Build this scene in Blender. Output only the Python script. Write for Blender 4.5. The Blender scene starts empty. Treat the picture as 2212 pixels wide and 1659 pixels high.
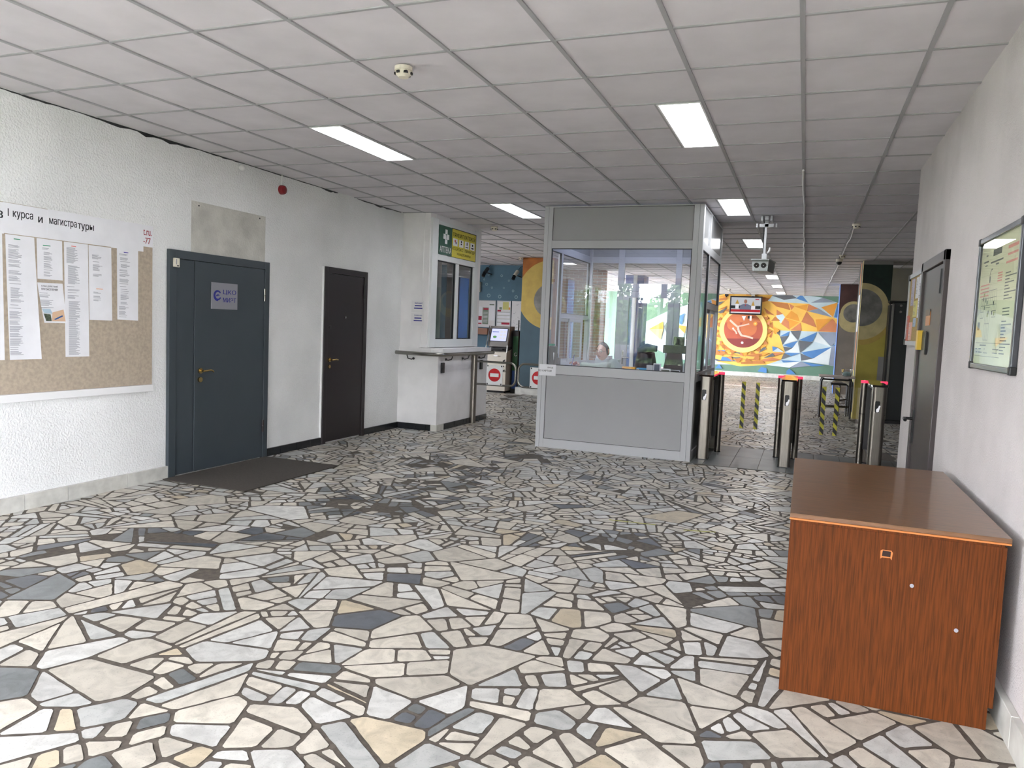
import bpy, math, random
from mathutils import Vector, Matrix
random.seed(7)
PI = math.pi
COL = bpy.context.scene.collection
SC = bpy.context.scene
H = 2.972            # ceiling height
CX, CY, CELL = -2.523, 3.823, 0.6038   # ceiling grid origin and pitch
XL, XR = -5.258, 0.835                 # left and right wall planes

# ---------------------------------------------------------------- camera, light, exposure
cam_d = bpy.data.cameras.new('camera'); cam = bpy.data.objects.new('camera', cam_d); COL.objects.link(cam)
Rr = Vector((0.931632, 0.361025, 0.041501)); Ru = Vector((-0.066535, 0.057186, 0.996144)); Rf = Vector((-0.35726, 0.930801, -0.077297))
M = Matrix.Identity(4)
for i in range(3):
    M[i][0] = Rr[i]; M[i][1] = Ru[i]; M[i][2] = -Rf[i]
M[2][3] = 1.4958
cam.matrix_world = M
cam_d.sensor_width = 36.0; cam_d.lens = 1630.82 / 2212 * 36; cam_d.clip_start = .05; cam_d.clip_end = 200
SC.camera = cam
W = bpy.data.worlds.new('sky'); SC.world = W; W.use_nodes = True
bg = W.node_tree.nodes['Background']; bg.inputs[0].default_value = (0.92, 0.95, 1.03, 1); bg.inputs[1].default_value = 20.0
sun_d = bpy.data.lights.new('sun', 'SUN'); sun_d.energy = 10; sun_d.angle = .02; sun_d.color = (1, .95, .88); sun = bpy.data.objects.new('sun', sun_d); COL.objects.link(sun)
sun.rotation_euler = (math.radians(-22), math.radians(38), 0)      # travels along -x, stays out of the hall
SC.view_settings.view_transform = 'Standard'; SC.view_settings.look = 'None'; SC.view_settings.gamma = 1
SC.view_settings.use_curve_mapping = False
SC.view_settings.exposure = 1.56
LAMP = 6.0           # ceiling panel emission
SC.cycles.max_bounces = 10; SC.cycles.diffuse_bounces = 6; SC.cycles.glossy_bounces = 5
SC.cycles.transparent_max_bounces = 16; SC.cycles.sample_clamp_indirect = 6
SC.cycles.use_denoising = True
def portal(name, loc, rot, sx, sy):
    l = bpy.data.lights.new(name, 'AREA'); l.shape = 'RECTANGLE'; l.size = sx; l.size_y = sy; l.cycles.is_portal = True
    o = bpy.data.objects.new(name, l); o.location = loc; o.rotation_euler = rot; COL.objects.link(o)
portal('entrance_daylight', (-2.2, -3.68, 1.45), (PI/2, 0, 0), 6.0, 2.85)
portal('added_window_daylight', (-5.44, -2.0, 1.75), (0, -PI/2, 0), 1.9, 2.4)  # portals of the unseen side windows added for brightness
portal('added_window_daylight', (1.03, -1.75, 1.675), (0, PI/2, 0), 2.35, 3.3)
portal('hall_daylight', (-10.18, 23.85, 1.625), (0, -PI/2, 0), 2.45, 9.7)
portal('hall_daylight', (-10.18, 12.7, 1.7), (0, -PI/2, 0), 1.6, 1.4)  # portal of the extra opening added to light the blue wall

# ---------------------------------------------------------------- helpers
def lin(c):
    return tuple(((v/255)/12.92 if v/255 <= .04045 else ((v/255+.055)/1.055)**2.4) for v in c) + (1,)
MATS = {}
def mat(name, col, rough=.6, metal=0, emit=None, es=1, bump=0, bscale=50, vary=0, vscale=4, spec=.5, vcol=None, coat=0, detail=6, stretch=None):
    if name in MATS: return MATS[name]
    m = bpy.data.materials.new(name); m.use_nodes = True; nt = m.node_tree; p = nt.nodes['Principled BSDF']
    p.inputs['Base Color'].default_value = lin(col); p.inputs['Roughness'].default_value = rough; p.inputs['Metallic'].default_value = metal
    p.inputs['Specular IOR Level'].default_value = spec; p.inputs['Coat Weight'].default_value = coat
    tc = None
    def coords():
        t = nt.nodes.new('ShaderNodeNewGeometry'); mp = nt.nodes.new('ShaderNodeMapping'); nt.links.new(t.outputs['Position'], mp.inputs[0])
        if stretch: mp.inputs['Scale'].default_value = stretch
        return mp
    if vary:
        mp = coords(); n = nt.nodes.new('ShaderNodeTexNoise'); n.inputs['Scale'].default_value = vscale; n.inputs['Detail'].default_value = detail
        r = nt.nodes.new('ShaderNodeMapRange'); r.inputs[1].default_value = .35; r.inputs[2].default_value = .68
        mx = nt.nodes.new('ShaderNodeMix'); mx.data_type = 'RGBA'
        mx.inputs[6].default_value = lin(col); mx.inputs[7].default_value = lin(vcol) if vcol else lin([max(0, v*(1-vary)) for v in col])
        nt.links.new(mp.outputs[0], n.inputs['Vector']); nt.links.new(n.outputs[0], r.inputs[0]); nt.links.new(r.outputs[0], mx.inputs[0]); nt.links.new(mx.outputs[2], p.inputs['Base Color'])
    if bump:
        mp = coords(); n = nt.nodes.new('ShaderNodeTexNoise'); n.inputs['Scale'].default_value = bscale; n.inputs['Detail'].default_value = 3
        b = nt.nodes.new('ShaderNodeBump'); b.inputs['Strength'].default_value = bump; b.inputs['Distance'].default_value = .01
        nt.links.new(mp.outputs[0], n.inputs['Vector']); nt.links.new(n.outputs[0], b.inputs['Height']); nt.links.new(b.outputs[0], p.inputs['Normal'])
    if emit:
        p.inputs['Emission Color'].default_value = lin(emit); p.inputs['Emission Strength'].default_value = es
    MATS[name] = m
    return m
def glass(name, tint=(1, 1, 1), boost=2.0, base=.05, rough=0.0):
    m = bpy.data.materials.new(name); m.use_nodes = True; nt = m.node_tree; nt.nodes.clear()
    o = nt.nodes.new('ShaderNodeOutputMaterial'); mx = nt.nodes.new('ShaderNodeMixShader'); t = nt.nodes.new('ShaderNodeBsdfTransparent'); g = nt.nodes.new('ShaderNodeBsdfGlossy')
    f = nt.nodes.new('ShaderNodeFresnel'); f.inputs[0].default_value = 1.45
    a = nt.nodes.new('ShaderNodeMath'); a.operation = 'MULTIPLY_ADD'; a.inputs[1].default_value = boost; a.inputs[2].default_value = base; a.use_clamp = True
    t.inputs[0].default_value = (*tint, 1); g.inputs['Roughness'].default_value = rough; g.inputs[0].default_value = (1, 1, 1, 1)
    nt.links.new(f.outputs[0], a.inputs[0]); nt.links.new(a.outputs[0], mx.inputs[0]); nt.links.new(t.outputs[0], mx.inputs[1]); nt.links.new(g.outputs[0], mx.inputs[2]); nt.links.new(mx.outputs[0], o.inputs[0])
    MATS[name] = m
    return m

class Fr:
    def __init__(s, O, U, V):
        s.O = Vector(O); s.U = Vector(U).normalized(); s.V = Vector(V).normalized(); s.N = s.U.cross(s.V)
    def P(s, u, v, n=0): return s.O + u*s.U + v*s.V + n*s.N
LEFT = Fr((XL, 0, 0), (0, 1, 0), (0, 0, 1))
RIGHT = Fr((XR, 0, 0), (0, -1, 0), (0, 0, 1))
def FRONT(y, x=0): return Fr((x, y, 0), (1, 0, 0), (0, 0, 1))      # faces the entrance
class MB:
    def __init__(s): s.v = []; s.f = []; s.m = []
    def poly(s, pts, mi=0):
        k = len(s.v); s.v += [tuple(p) for p in pts]; s.f.append(tuple(range(k, k+len(pts)))); s.m.append(mi); return s
    def grid(s, rows, mi=0, closed=False):
        k = len(s.v); n = len(rows[0])
        for r in rows: s.v += [tuple(p) for p in r]
        for i in range(len(rows)-1):
            for j in range(n if closed else n-1):
                a = k+i*n+j; b = k+i*n+(j+1) % n
                s.f.append((a, b, b+n, a+n)); s.m.append(mi)
        return s
    def hexa(s, c, mi=0):   # c: 4 bottom, 4 top
        k = len(s.v); s.v += [tuple(p) for p in c]
        for q in ((3, 2, 1, 0), (4, 5, 6, 7), (0, 1, 5, 4), (1, 2, 6, 5), (2, 3, 7, 6), (3, 0, 4, 7)):
            s.f.append(tuple(k+i for i in q)); s.m.append(mi)
        return s
    def box(s, x0, x1, y0, y1, z0, z1, mi=0):
        return s.hexa([(x0, y0, z0), (x1, y0, z0), (x1, y1, z0), (x0, y1, z0), (x0, y0, z1), (x1, y0, z1), (x1, y1, z1), (x0, y1, z1)], mi)
    def fbox(s, F, u0, u1, v0, v1, n0, n1, mi=0):
        return s.hexa([F.P(u0, v0, n0), F.P(u1, v0, n0), F.P(u1, v1, n0), F.P(u0, v1, n0), F.P(u0, v0, n1), F.P(u1, v0, n1), F.P(u1, v1, n1), F.P(u0, v1, n1)], mi)
    def fquad(s, F, u0, u1, v0, v1, n, mi=0): return s.poly([F.P(u0, v0, n), F.P(u1, v0, n), F.P(u1, v1, n), F.P(u0, v1, n)], mi)
    def fpoly(s, F, pts, n, mi=0): return s.poly([F.P(a, b, n) for a, b in pts], mi)
    def prism(s, F, pts, n0, n1, mi=0):
        s.fpoly(F, pts[::-1], n0, mi); s.fpoly(F, pts, n1, mi); n = len(pts)
        for i in range(n):
            a, b = pts[i], pts[(i+1) % n]; s.poly([F.P(*a, n0), F.P(*b, n0), F.P(*b, n1), F.P(*a, n1)], mi)
        return s
    def tube(s, pts, r, seg=12, mi=0, caps=True):
        pts = [Vector(p) for p in pts]; rs = r if isinstance(r, (list, tuple)) else [r]*len(pts); rows = []
        ref = None
        for i, p in enumerate(pts):
            d = (pts[min(i+1, len(pts)-1)]-pts[max(i-1, 0)]).normalized()
            if ref is None:
                ref = d.orthogonal().normalized()
            a = (ref-ref.dot(d)*d).normalized(); ref = a; b = d.cross(a)
            rows.append([p+rs[i]*(math.cos(t)*a+math.sin(t)*b) for t in [2*PI*k/seg for k in range(seg)]])
        s.grid(rows, mi, True)
        if caps: s.poly(rows[0][::-1], mi); s.poly(rows[-1], mi)
        return s
    def cyl(s, p0, p1, r, seg=20, mi=0): return s.tube([p0, p1], r, seg, mi)
    def ball(s, c, rx, ry=None, rz=None, seg=16, mi=0):
        ry = ry or rx; rz = rz or rx; rows = []
        for i in range(seg//2+1):
            t = PI*i/(seg//2); rows.append([(c[0]+rx*math.sin(t)*math.cos(2*PI*k/seg), c[1]+ry*math.sin(t)*math.sin(2*PI*k/seg), c[2]+rz*math.cos(t)) for k in range(seg)])
        return s.grid(rows, mi, True)
    def disc(s, F, u, v, r, n, seg=32, mi=0, rv=None, a0=0, a1=2*PI):
        return s.fpoly(F, [(u+r*math.cos(a0+(a1-a0)*k/seg), v+(rv or r)*math.sin(a0+(a1-a0)*k/seg)) for k in range(seg if a1-a0 > 6.2 else seg+1)], n, mi)
    def ring(s, F, u, v, r0, r1, n, seg=40, mi=0, a0=0, a1=2*PI):
        rows = [[F.P(u+r*math.cos(a0+(a1-a0)*k/seg), v+r*math.sin(a0+(a1-a0)*k/seg), n) for k in range(seg+1)] for r in (r0, r1)]
        return s.grid(rows[::-1], mi)
    def build(s, name, mats, parent=None, smooth=False, bevel=0, attr=None):
        me = bpy.data.meshes.new(name)
        off = tuple(parent.get('_loc', (0, 0, 0))) if parent is not None else (0, 0, 0)
        me.from_pydata([(a-off[0], b-off[1], c-off[2]) for a, b, c in s.v], [], s.f)
        for m in (mats if isinstance(mats, (list, tuple)) else [mats]): me.materials.append(MATS[m] if isinstance(m, str) else m)
        me.polygons.foreach_set('material_index', s.m)
        if smooth: me.polygons.foreach_set('use_smooth', [True]*len(s.f))
        me.update()
        o = bpy.data.objects.new(name, me); COL.objects.link(o)
        if parent is not None: o.parent = parent; o['_loc'] = off
        if bevel:
            b = o.modifiers.new('edge', 'BEVEL'); b.width = bevel; b.segments = 2; b.limit_method = 'ANGLE'
        if smooth == 'auto':
            e = o.modifiers.new('split', 'EDGE_SPLIT'); e.split_angle = math.radians(35)
        return o
def each(mb, name, mats, parent=None, **kw):      # one object per connected piece
    par = list(range(len(mb.v)))
    def find(a):
        while par[a] != a: par[a] = par[par[a]]; a = par[a]
        return a
    for f in mb.f:
        for i in f[1:]: par[find(i)] = find(f[0])
    groups = {}
    for k, f in enumerate(mb.f): groups.setdefault(find(f[0]), []).append(k)
    out = []
    for g in groups.values():
        m = MB(); idx = {}
        for k in g:
            for i in mb.f[k]:
                if i not in idx: idx[i] = len(m.v); m.v.append(mb.v[i])
            m.f.append(tuple(idx[i] for i in mb.f[k])); m.m.append(mb.m[k])
        out.append(m.build(name, mats, parent, **kw))
    return out
def thing(name, label, cat, loc, group=None, kind=None):
    o = bpy.data.objects.new(name, None); COL.objects.link(o); o.location = loc; o['_loc'] = tuple(loc); o.empty_display_size = .1
    return tag(o, label, cat, group, kind)
def tag(o, label=None, cat=None, group=None, kind=None):
    if label: o['label'] = label
    if cat: o['category'] = cat
    if group: o['group'] = group
    if kind: o['kind'] = kind
    return o
def struct(o): o['kind'] = 'structure'; return o
def dup(root, loc, label, group=None):
    r = root.copy(); COL.objects.link(r); r.location = loc; r['label'] = label
    if group: r['group'] = group
    for ch in list(root.children):
        c = ch.copy(); COL.objects.link(c); c.parent = r
        for g in ch.children:
            d = g.copy(); COL.objects.link(d); d.parent = c
    return r
def text(name, body, F, u, v, h, n, m, parent, w=None, bold=0, align='LEFT', spacing=1):
    cu = bpy.data.curves.new(name, 'FONT'); cu.body = body; cu.size = 1; cu.space_character = spacing; cu.resolution_u = 3
    t = bpy.data.objects.new(name, cu); COL.objects.link(t); bpy.context.view_layer.update()
    me = bpy.data.meshes.new_from_object(t.evaluated_get(bpy.context.evaluated_depsgraph_get()))
    bpy.data.objects.remove(t); bpy.data.curves.remove(cu)
    if not me.vertices: return None
    xs = [q.co.x for q in me.vertices]; ys = [q.co.y for q in me.vertices]
    x0, x1, y0, y1 = min(xs), max(xs), min(ys), max(ys)
    sv = h/(y1-y0); su = (w/(x1-x0)) if w else sv
    if align == 'CENTER': u = u-(x1-x0)*su/2
    off = Vector(tuple(parent.get('_loc', (0, 0, 0)))) if parent is not None else Vector((0, 0, 0))
    b = bold*2.2; vs = []; fs = []; nv = len(me.vertices)
    for k, (dx, dy) in enumerate([(0, 0), (b, 0), (-b, 0)] if b else [(0, 0)]):      # heavier strokes
        vs += [F.P(u+(q.co.x+dx-x0)*su, v+(q.co.y+dy-y0)*sv, n+k*.00006)-off for q in me.vertices]; fs += [tuple(i+k*nv for i in p.vertices) for p in me.polygons]
    bpy.data.meshes.remove(me); me = bpy.data.meshes.new(name); me.from_pydata(vs, [], fs)
    me.materials.append(MATS[m]); me.update()
    o = bpy.data.objects.new(name, me); COL.objects.link(o)
    if parent is not None: o.parent = parent; o['_loc'] = tuple(off)
    return o
def rings(mb, F, u0, u1, v0, v1, w, n0, n1, mi=0):    # rectangular frame
    mb.fbox(F, u0, u1, v0, v0+w, n0, n1, mi); mb.fbox(F, u0, u1, v1-w, v1, n0, n1, mi)
    mb.fbox(F, u0, u0+w, v0+w, v1-w, n0, n1, mi); mb.fbox(F, u1-w, u1, v0+w, v1-w, n0, n1, mi)
    return mb

# ---------------------------------------------------------------- materials
mat('plaster', (240, 241, 240), .85, bump=1.0, bscale=65, vary=.06, vscale=1.3)
mat('plaster_right', (214, 208, 206), .85, bump=.7, bscale=110, vary=.07, vscale=2)
mat('plaster_smooth', (242, 240, 240), .8, bump=.15, bscale=40, vary=.05, vscale=3)
mat('patch', (206, 204, 196), .9, bump=.7, bscale=60, vary=.12, vscale=5)
mat('grey_wall', (150, 148, 144), .85, bump=.1, bscale=60, vary=.08, vscale=2)
mat('blue_wall', (88, 122, 142), .7, vary=.12, vscale=1.5)
mat('ceiling_tile', (220, 216, 220), .9, vary=.05, vscale=3, bump=.05, bscale=300)
mat('ceiling_bar', (166, 166, 168), .55)
mat('soffit', (60, 60, 60), .9)
mat('marble_base', (206, 205, 198), .45, vary=.12, vscale=9)
mat('black_tile', (30, 32, 36), .25)
mat('grout', (94, 86, 77), .75, vary=.25, vscale=30, bump=.2, bscale=90)
mat('grey_tile', (112, 116, 116), .4, vary=.15, vscale=3)
mat('door_grey', (62, 70, 76), .45, vary=.04, vscale=3, bump=.03, bscale=300)
mat('door_dark', (38, 30, 32), .4, vary=.08, vscale=60)
mat('door_metal', (74, 66, 66), .38, metal=.2, vary=.08, vscale=1.5)
mat('black', (18, 18, 20), .4); mat('black_gloss', (14, 13, 12), .06, coat=1); mat('dark', (45, 46, 48), .5)
mat('brass', (190, 165, 110), .25, metal=1); mat('steel', (150, 148, 142), .22, metal=1, bump=.03, bscale=200)
mat('steel_brushed', (150, 143, 135), .33, metal=1, vary=.12, vscale=6, stretch=(30, 30, 1))
mat('steel_dark', (70, 68, 68), .4, metal=.7)
mat('alu_white', (186, 187, 190), .42); mat('pvc', (225, 228, 228), .3); mat('panel', (164, 164, 166), .5, vary=.02, vscale=2)
mat('gasket', (25, 25, 32), .5)
mat('paper', (236, 236, 240), .8, vary=.03, vscale=6); mat('paper2', (228, 226, 226), .8); mat('ink', (30, 30, 34), .8); mat('ink_grey', (150, 150, 158), .8)
mat('ink_red', (150, 30, 40), .8); mat('green_mark', (50, 150, 110), .8); mat('red_mark', (235, 120, 110), .8); mat('blue_mark', (70, 60, 170), .8); mat('orange_mark', (240, 160, 90), .8)
mat('linen', (184, 170, 152), .95, vary=.1, vscale=40, bump=.15, bscale=400)
mat('wood_front', (98, 49, 15), .6, spec=.15, vary=.3, vscale=3, stretch=(70, 70, 2.5), detail=10)
mat('wood_top', (122, 84, 54), .3, vary=.22, vscale=3, stretch=(2, 24, 30), detail=8, coat=.3)
mat('wood_edge', (186, 112, 52), .5); mat('wood_dark', (40, 20, 12), .8)
mat('mat_brown', (72, 66, 60), .95, bump=.5, bscale=400, vary=.15, vscale=60)
mat('red', (200, 25, 35), .4); mat('red_dark', (120, 18, 26), .3); mat('white', (235, 235, 235), .5); mat('cream', (228, 222, 205), .5)
mat('green_sign', (10, 78, 58), .3, spec=.8); mat('yellow_sign', (214, 200, 40), .3, spec=.8)
mat('hazard_yellow', (186, 178, 40), .5)
mat('navy', (40, 44, 140), .5); mat('plate', (172, 172, 178), .35, metal=.6)
mat('panel_light', (255, 255, 255), emit=(250, 252, 255), es=LAMP)
mat('red_light', (255, 60, 80), emit=(255, 40, 70), es=.8)
mat('skin', (196, 150, 132), .5); mat('hair', (84, 74, 68), .8, vary=.3, vscale=60); mat('sweater', (176, 190, 178), .9, bump=.5, bscale=1, vary=.08, vscale=120)
mat('trousers', (50, 54, 66), .9)
mat('yellow_tape', (176, 174, 90), .7)
glass('clear_glass', base=.03, boost=1.6); glass('booth_glass', (.97, .98, 1), boost=1.6, base=.02); glass('poster_glass', base=.0, boost=.45)

# ---------------------------------------------------------------- floor
def area(p): return .5*sum(p[i][0]*p[(i+1) % len(p)][1]-p[(i+1) % len(p)][0]*p[i][1] for i in range(len(p)))
def clip(p, nx, ny, d):       # keep nx*x+ny*y <= d
    out = []; n = len(p)
    for i in range(n):
        a, b = p[i], p[(i+1) % n]; da = nx*a[0]+ny*a[1]-d; db = nx*b[0]+ny*b[1]-d
        if da <= 0: out.append(a)
        if (da < 0 < db) or (db < 0 < da):
            t = da/(da-db); out.append((a[0]+t*(b[0]-a[0]), a[1]+t*(b[1]-a[1])))
    return out
def inset(p, d):
    q = p
    for i in range(len(p)):
        a, b = p[i], p[(i+1) % len(p)]; ex, ey = b[0]-a[0], b[1]-a[1]; L = math.hypot(ex, ey)
        if L < 1e-6: continue
        nx, ny = ey/L, -ex/L; q = clip(q, nx, ny, nx*a[0]+ny*a[1]-d*random.uniform(.6, 1.4))
        if len(q) < 3: return []
    return q
leaves = []
def qual(p):
    P_ = sum(math.hypot(p[i][0]-p[i-1][0], p[i][1]-p[i-1][1]) for i in range(len(p))); return 4*PI*area(p)/(P_*P_+1e-9)
def shard(p, a_stop, depth=0):
    A = area(p)
    if A < a_stop or depth > 8: leaves.append(p); return
    cx = sum(v[0] for v in p)/len(p); cy = sum(v[1] for v in p)/len(p)
    sxx = sum((v[0]-cx)**2 for v in p); syy = sum((v[1]-cy)**2 for v in p); sxy = sum((v[0]-cx)*(v[1]-cy) for v in p)
    th = .5*math.atan2(2*sxy, sxx-syy)
    L = max((v[0]-cx)*math.cos(th)+(v[1]-cy)*math.sin(th) for v in p); Wd = max(abs(-(v[0]-cx)*math.sin(th)+(v[1]-cy)*math.cos(th)) for v in p)
    strip = random.random() < .2 and Wd > .075
    best = None
    for _ in range(3):
        if strip: a = th+PI/2+random.gauss(0, .1); o = random.uniform(-.3, .3)*Wd
        else: a = th+random.gauss(0, .5); o = random.uniform(-.35, .35)*L
        nx, ny = math.cos(a), math.sin(a); d = nx*cx+ny*cy+o*.8
        p1 = clip(p, nx, ny, d); p2 = clip(p, -nx, -ny, -d)
        if len(p1) < 3 or len(p2) < 3: continue
        k = min(qual(p1), qual(p2))
        if strip or best is None or k > best[0]: best = (k, p1, p2)
    if best is None: leaves.append(p); return
    for q in best[1:]: shard(q, min(.10, math.exp(random.gauss(-3.62 if cy < 4.6 else -4.1, .8))), depth+1)
def rect(x0, x1, y0, y1): return [(x0, y0), (x1, y0), (x1, y1), (x0, y1)]
def crazy(x0, x1, y0, y1, s):
    nx = max(2, round((x1-x0)/s)); ny = max(2, round((y1-y0)/s)); P = {}
    for i in range(-2, nx+2):
        for j in range(-2, ny+2): P[i, j] = (x0+(i+.5+random.uniform(-.48, .48))*(x1-x0)/nx, y0+(j+.5+random.uniform(-.48, .48))*(y1-y0)/ny)
    for i in range(nx):
        for j in range(ny):
            a = P[i, j]; c = rect(x0, x1, y0, y1)
            for di in range(-2, 3):
                for dj in range(-2, 3):
                    if (di or dj) and (i+di, j+dj) in P and len(c) > 2:
                        b = P[i+di, j+dj]; ex, ey = b[0]-a[0], b[1]-a[1]; c = clip(c, ex, ey, ex*(a[0]+b[0])/2+ey*(a[1]+b[1])/2)
            if len(c) > 2 and area(c) > .001: shard(c, math.exp(random.gauss(-3.7, .8)))
crazy(-5.6, 1.0, -3.5, 14.1, .34)
random.seed(11)
crazy(-5.6, 1.0, 14.1, 29, .42); crazy(-10, -5.6, 11, 29, .5); crazy(1.0, 6, 7.4, 29, .5)
DARK = [(-3.7, 7.2, .38), (-3.0, 7.0, .3), (-2.8, 8.1, .35), (-3.1, 6.25, .4), (-3.9, 3.6, .3), (-4.2, 3.25, .18), (-3.85, 2.75, .3), (-2.95, 5.4, .42), (-3.4, 5.1, .3), (-3.2, 4.3, .25), (-1.1, 5.1, .3), (-.3, 2.7, .16), (-.3, 4.4, .3), (-1.2, 2.45, .14)]
mb = MB(); cols = []
mb.poly([(-10, -3.5, 0), (6, -3.5, 0), (6, 29, 0), (-10, 29, 0)], 1); cols.append((0, 0, 0))
TX0, TX1, TY0, TY1 = -1.15, 1.6, 8.78, 10.42      # grey tile inlay
for p in leaves:
    cx = sum(v[0] for v in p)/len(p); cy = sum(v[1] for v in p)/len(p)
    if TX0-.02 < cx < TX1 and TY0-.02 < cy < TY1+.02: continue
    dk = min([math.hypot(cx-a, (cy-b)*.8)/r for a, b, r in DARK])
    if dk < .8 and random.random() < .3: continue
    if random.random() < .008: continue
    near = cy < 7
    d = random.uniform(.0055, .0125)
    q = inset(p, d)
    if len(q) < 3 or area(q) < .0008: continue
    r = []
    for i in range(len(q)):
        a, b = q[i], q[(i+1) % len(q)]; L = math.hypot(b[0]-a[0], b[1]-a[1])
        if L < .004: continue
        if not near: r.append(a); continue
        c = min(.012, L*.16); ux, uy = (b[0]-a[0])/L, (b[1]-a[1])/L
        r.append((a[0]+ux*c, a[1]+uy*c)); n = int(L/.045)
        for k in range(1, n):
            t = c+(L-2*c)*k/n; j = random.gauss(0, .0013); r.append((a[0]+ux*t-uy*j, a[1]+uy*t+ux*j))
        r.append((b[0]-ux*c, b[1]-uy*c))
    if len(r) < 3: continue
    r = [v for v in r]
    u = random.random(); k = random.uniform(.86, .99)
    if dk < 1 and random.random() < .5 or u < .035: base = (122, 126, 127) if random.random() < .7 else (96, 100, 106)
    elif u < .17: base = (198, 199, 195)
    elif u < .21: base = (206, 192, 166)
    elif u < .45: base = (214, 213, 208)
    else: base = (212, 205, 191)
    cols.append(lin([min(255, v*k) for v in base])[:3])
    mb.poly([(v[0], v[1], .002) for v in r], 0)
m = bpy.data.materials.new('crazy_marble'); m.use_nodes = True; MATS['crazy_marble'] = m; nt = m.node_tree; p_ = nt.nodes['Principled BSDF']
at = nt.nodes.new('ShaderNodeAttribute'); at.attribute_name = 'stone'
g_ = nt.nodes.new('ShaderNodeNewGeometry')
n1 = nt.nodes.new('ShaderNodeTexNoise'); n1.inputs['Scale'].default_value = 9; n1.inputs['Detail'].default_value = 8; n1.inputs['Distortion'].default_value = 1.5
n2 = nt.nodes.new('ShaderNodeTexNoise'); n2.inputs['Scale'].default_value = 160; n2.inputs['Detail'].default_value = 4
for n in (n1, n2): nt.links.new(g_.outputs['Position'], n.inputs['Vector'])
r1 = nt.nodes.new('ShaderNodeMapRange'); r1.inputs[1].default_value = .3; r1.inputs[2].default_value = .6; r1.inputs[3].default_value = .74; r1.inputs[4].default_value = 1.04
r2 = nt.nodes.new('ShaderNodeMapRange'); r2.inputs[1].default_value = .28; r2.inputs[2].default_value = .42; r2.inputs[3].default_value = .75; r2.inputs[4].default_value = 1
mm = nt.nodes.new('ShaderNodeMath'); mm.operation = 'MULTIPLY'; vm = nt.nodes.new('ShaderNodeVectorMath'); vm.operation = 'SCALE'
nt.links.new(n1.outputs[0], r1.inputs[0]); nt.links.new(n2.outputs[0], r2.inputs[0]); nt.links.new(r1.outputs[0], mm.inputs[0]); nt.links.new(r2.outputs[0], mm.inputs[1])
nt.links.new(at.outputs['Color'], vm.inputs[0]); nt.links.new(mm.outputs[0], vm.inputs['Scale']); nt.links.new(vm.outputs[0], p_.inputs['Base Color'])
p_.inputs['Roughness'].default_value = .34; p_.inputs['Specular IOR Level'].default_value = .45
fl = struct(mb.build('floor', ['crazy_marble', 'grout']))
ca = fl.data.attributes.new('stone', 'FLOAT_COLOR', 'FACE')
flat = []
for c in cols: flat += [c[0], c[1], c[2], 1]
ca.data.foreach_set('color', flat)
# grey tile inlay under the turnstiles
mb = MB()
ys = [TY0, 9.6, TY1]
x = TX0+.12
mb.box(TX0, TX1, TY0, TY1, -.01, .001, 1)
xs = [TX0, -1.0, -.70, -.40, -.10, .20, .50, .80, 1.10, 1.40, TX1]
for i in range(len(xs)-1):
    for j in range(2): mb.box(xs[i]+.003, xs[i+1]-.003, ys[j]+.003, ys[j+1]-.003, 0, .004, 0)
struct(mb.build('floor_tiles', ['grey_tile', 'grout']))
mb = MB()
for i, (a, b, y0, y1) in enumerate([(-1.34, -.98, 5.74, 5.77), (-.76, -.53, 5.73, 5.79)]):
    o = MB().poly([(a, y0, .0035), (b, y1, .0035), (b, y1+.022, .0035), (a, y0+.022, .0035)]).build('tape_strip', 'yellow_tape')
    tag(o, ['worn yellow tape strip on floor, the longer piece', 'worn yellow tape strip on floor, the shorter piece nearer the wooden cabinet'][i], 'tape', 'worn yellow tape on the floor')

# ---------------------------------------------------------------- ceiling
LIGHTS = []       # (x0,x1,y0,y1)
cR = CX+3*CELL; cL = CX-2*CELL
def row(k): return CY+k*CELL
for k in (2, 8, 14, 20, 26, 32, 38): LIGHTS.append((cR-CELL/2, cR, row(k), row(k+2)))
for k in (2, 8): LIGHTS.append((cL, cL+CELL/2, row(k), row(k+2)))
mb = MB(); g = .012
c0 = int((-10-CX)//CELL); c1 = int((6-CX)//CELL)+1; r0 = int((-3.5-CY)//CELL); r1_ = int((29-CY)//CELL)+1
for c in range(c0, c1):
    for r in range(r0, r1_):
        x0, x1, y0, y1 = max(-10, CX+c*CELL), min(6, CX+(c+1)*CELL), max(-3.5, row(r)), min(29, row(r+1))
        if x1 <= x0 or y1 <= y0: continue
        xm, ym = (x0+x1)/2, (y0+y1)/2
        for L in LIGHTS:
            if L[2] < ym < L[3]:
                if abs(L[1]-x1) < .01: x1 = L[0]
                elif abs(L[0]-x0) < .01: x0 = L[1]
        mb.poly([(x0, y1, H+.008), (x1, y1, H+.008), (x1, y0, H+.008), (x0, y0, H+.008)], 0)
for c in range(c0+1, c1+1):
    x = CX+c*CELL
    if -10 < x < 6: mb.box(x-g, x+g, -3.5, 29, H, H+.03, 1)
for r in range(r0+1, r1_+1):
    y = row(r)
    if not (-3.5 < y < 29): continue
    mb.box(-10, 6, y-.009, y+.009, H+.001, H+.03, 1)
for L in LIGHTS:
    x = L[0] if L[1] == cR else L[1]
    mb.box(x-.008, x+.008, L[2], L[3], H, H+.03, 1)
struct(mb.build('ceiling', ['ceiling_tile', 'ceiling_bar']))
struct(MB().box(-10.2, 6.2, -3.9, 29.3, H+.12, H+.2).build('ceiling_slab', 'soffit'))
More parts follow.
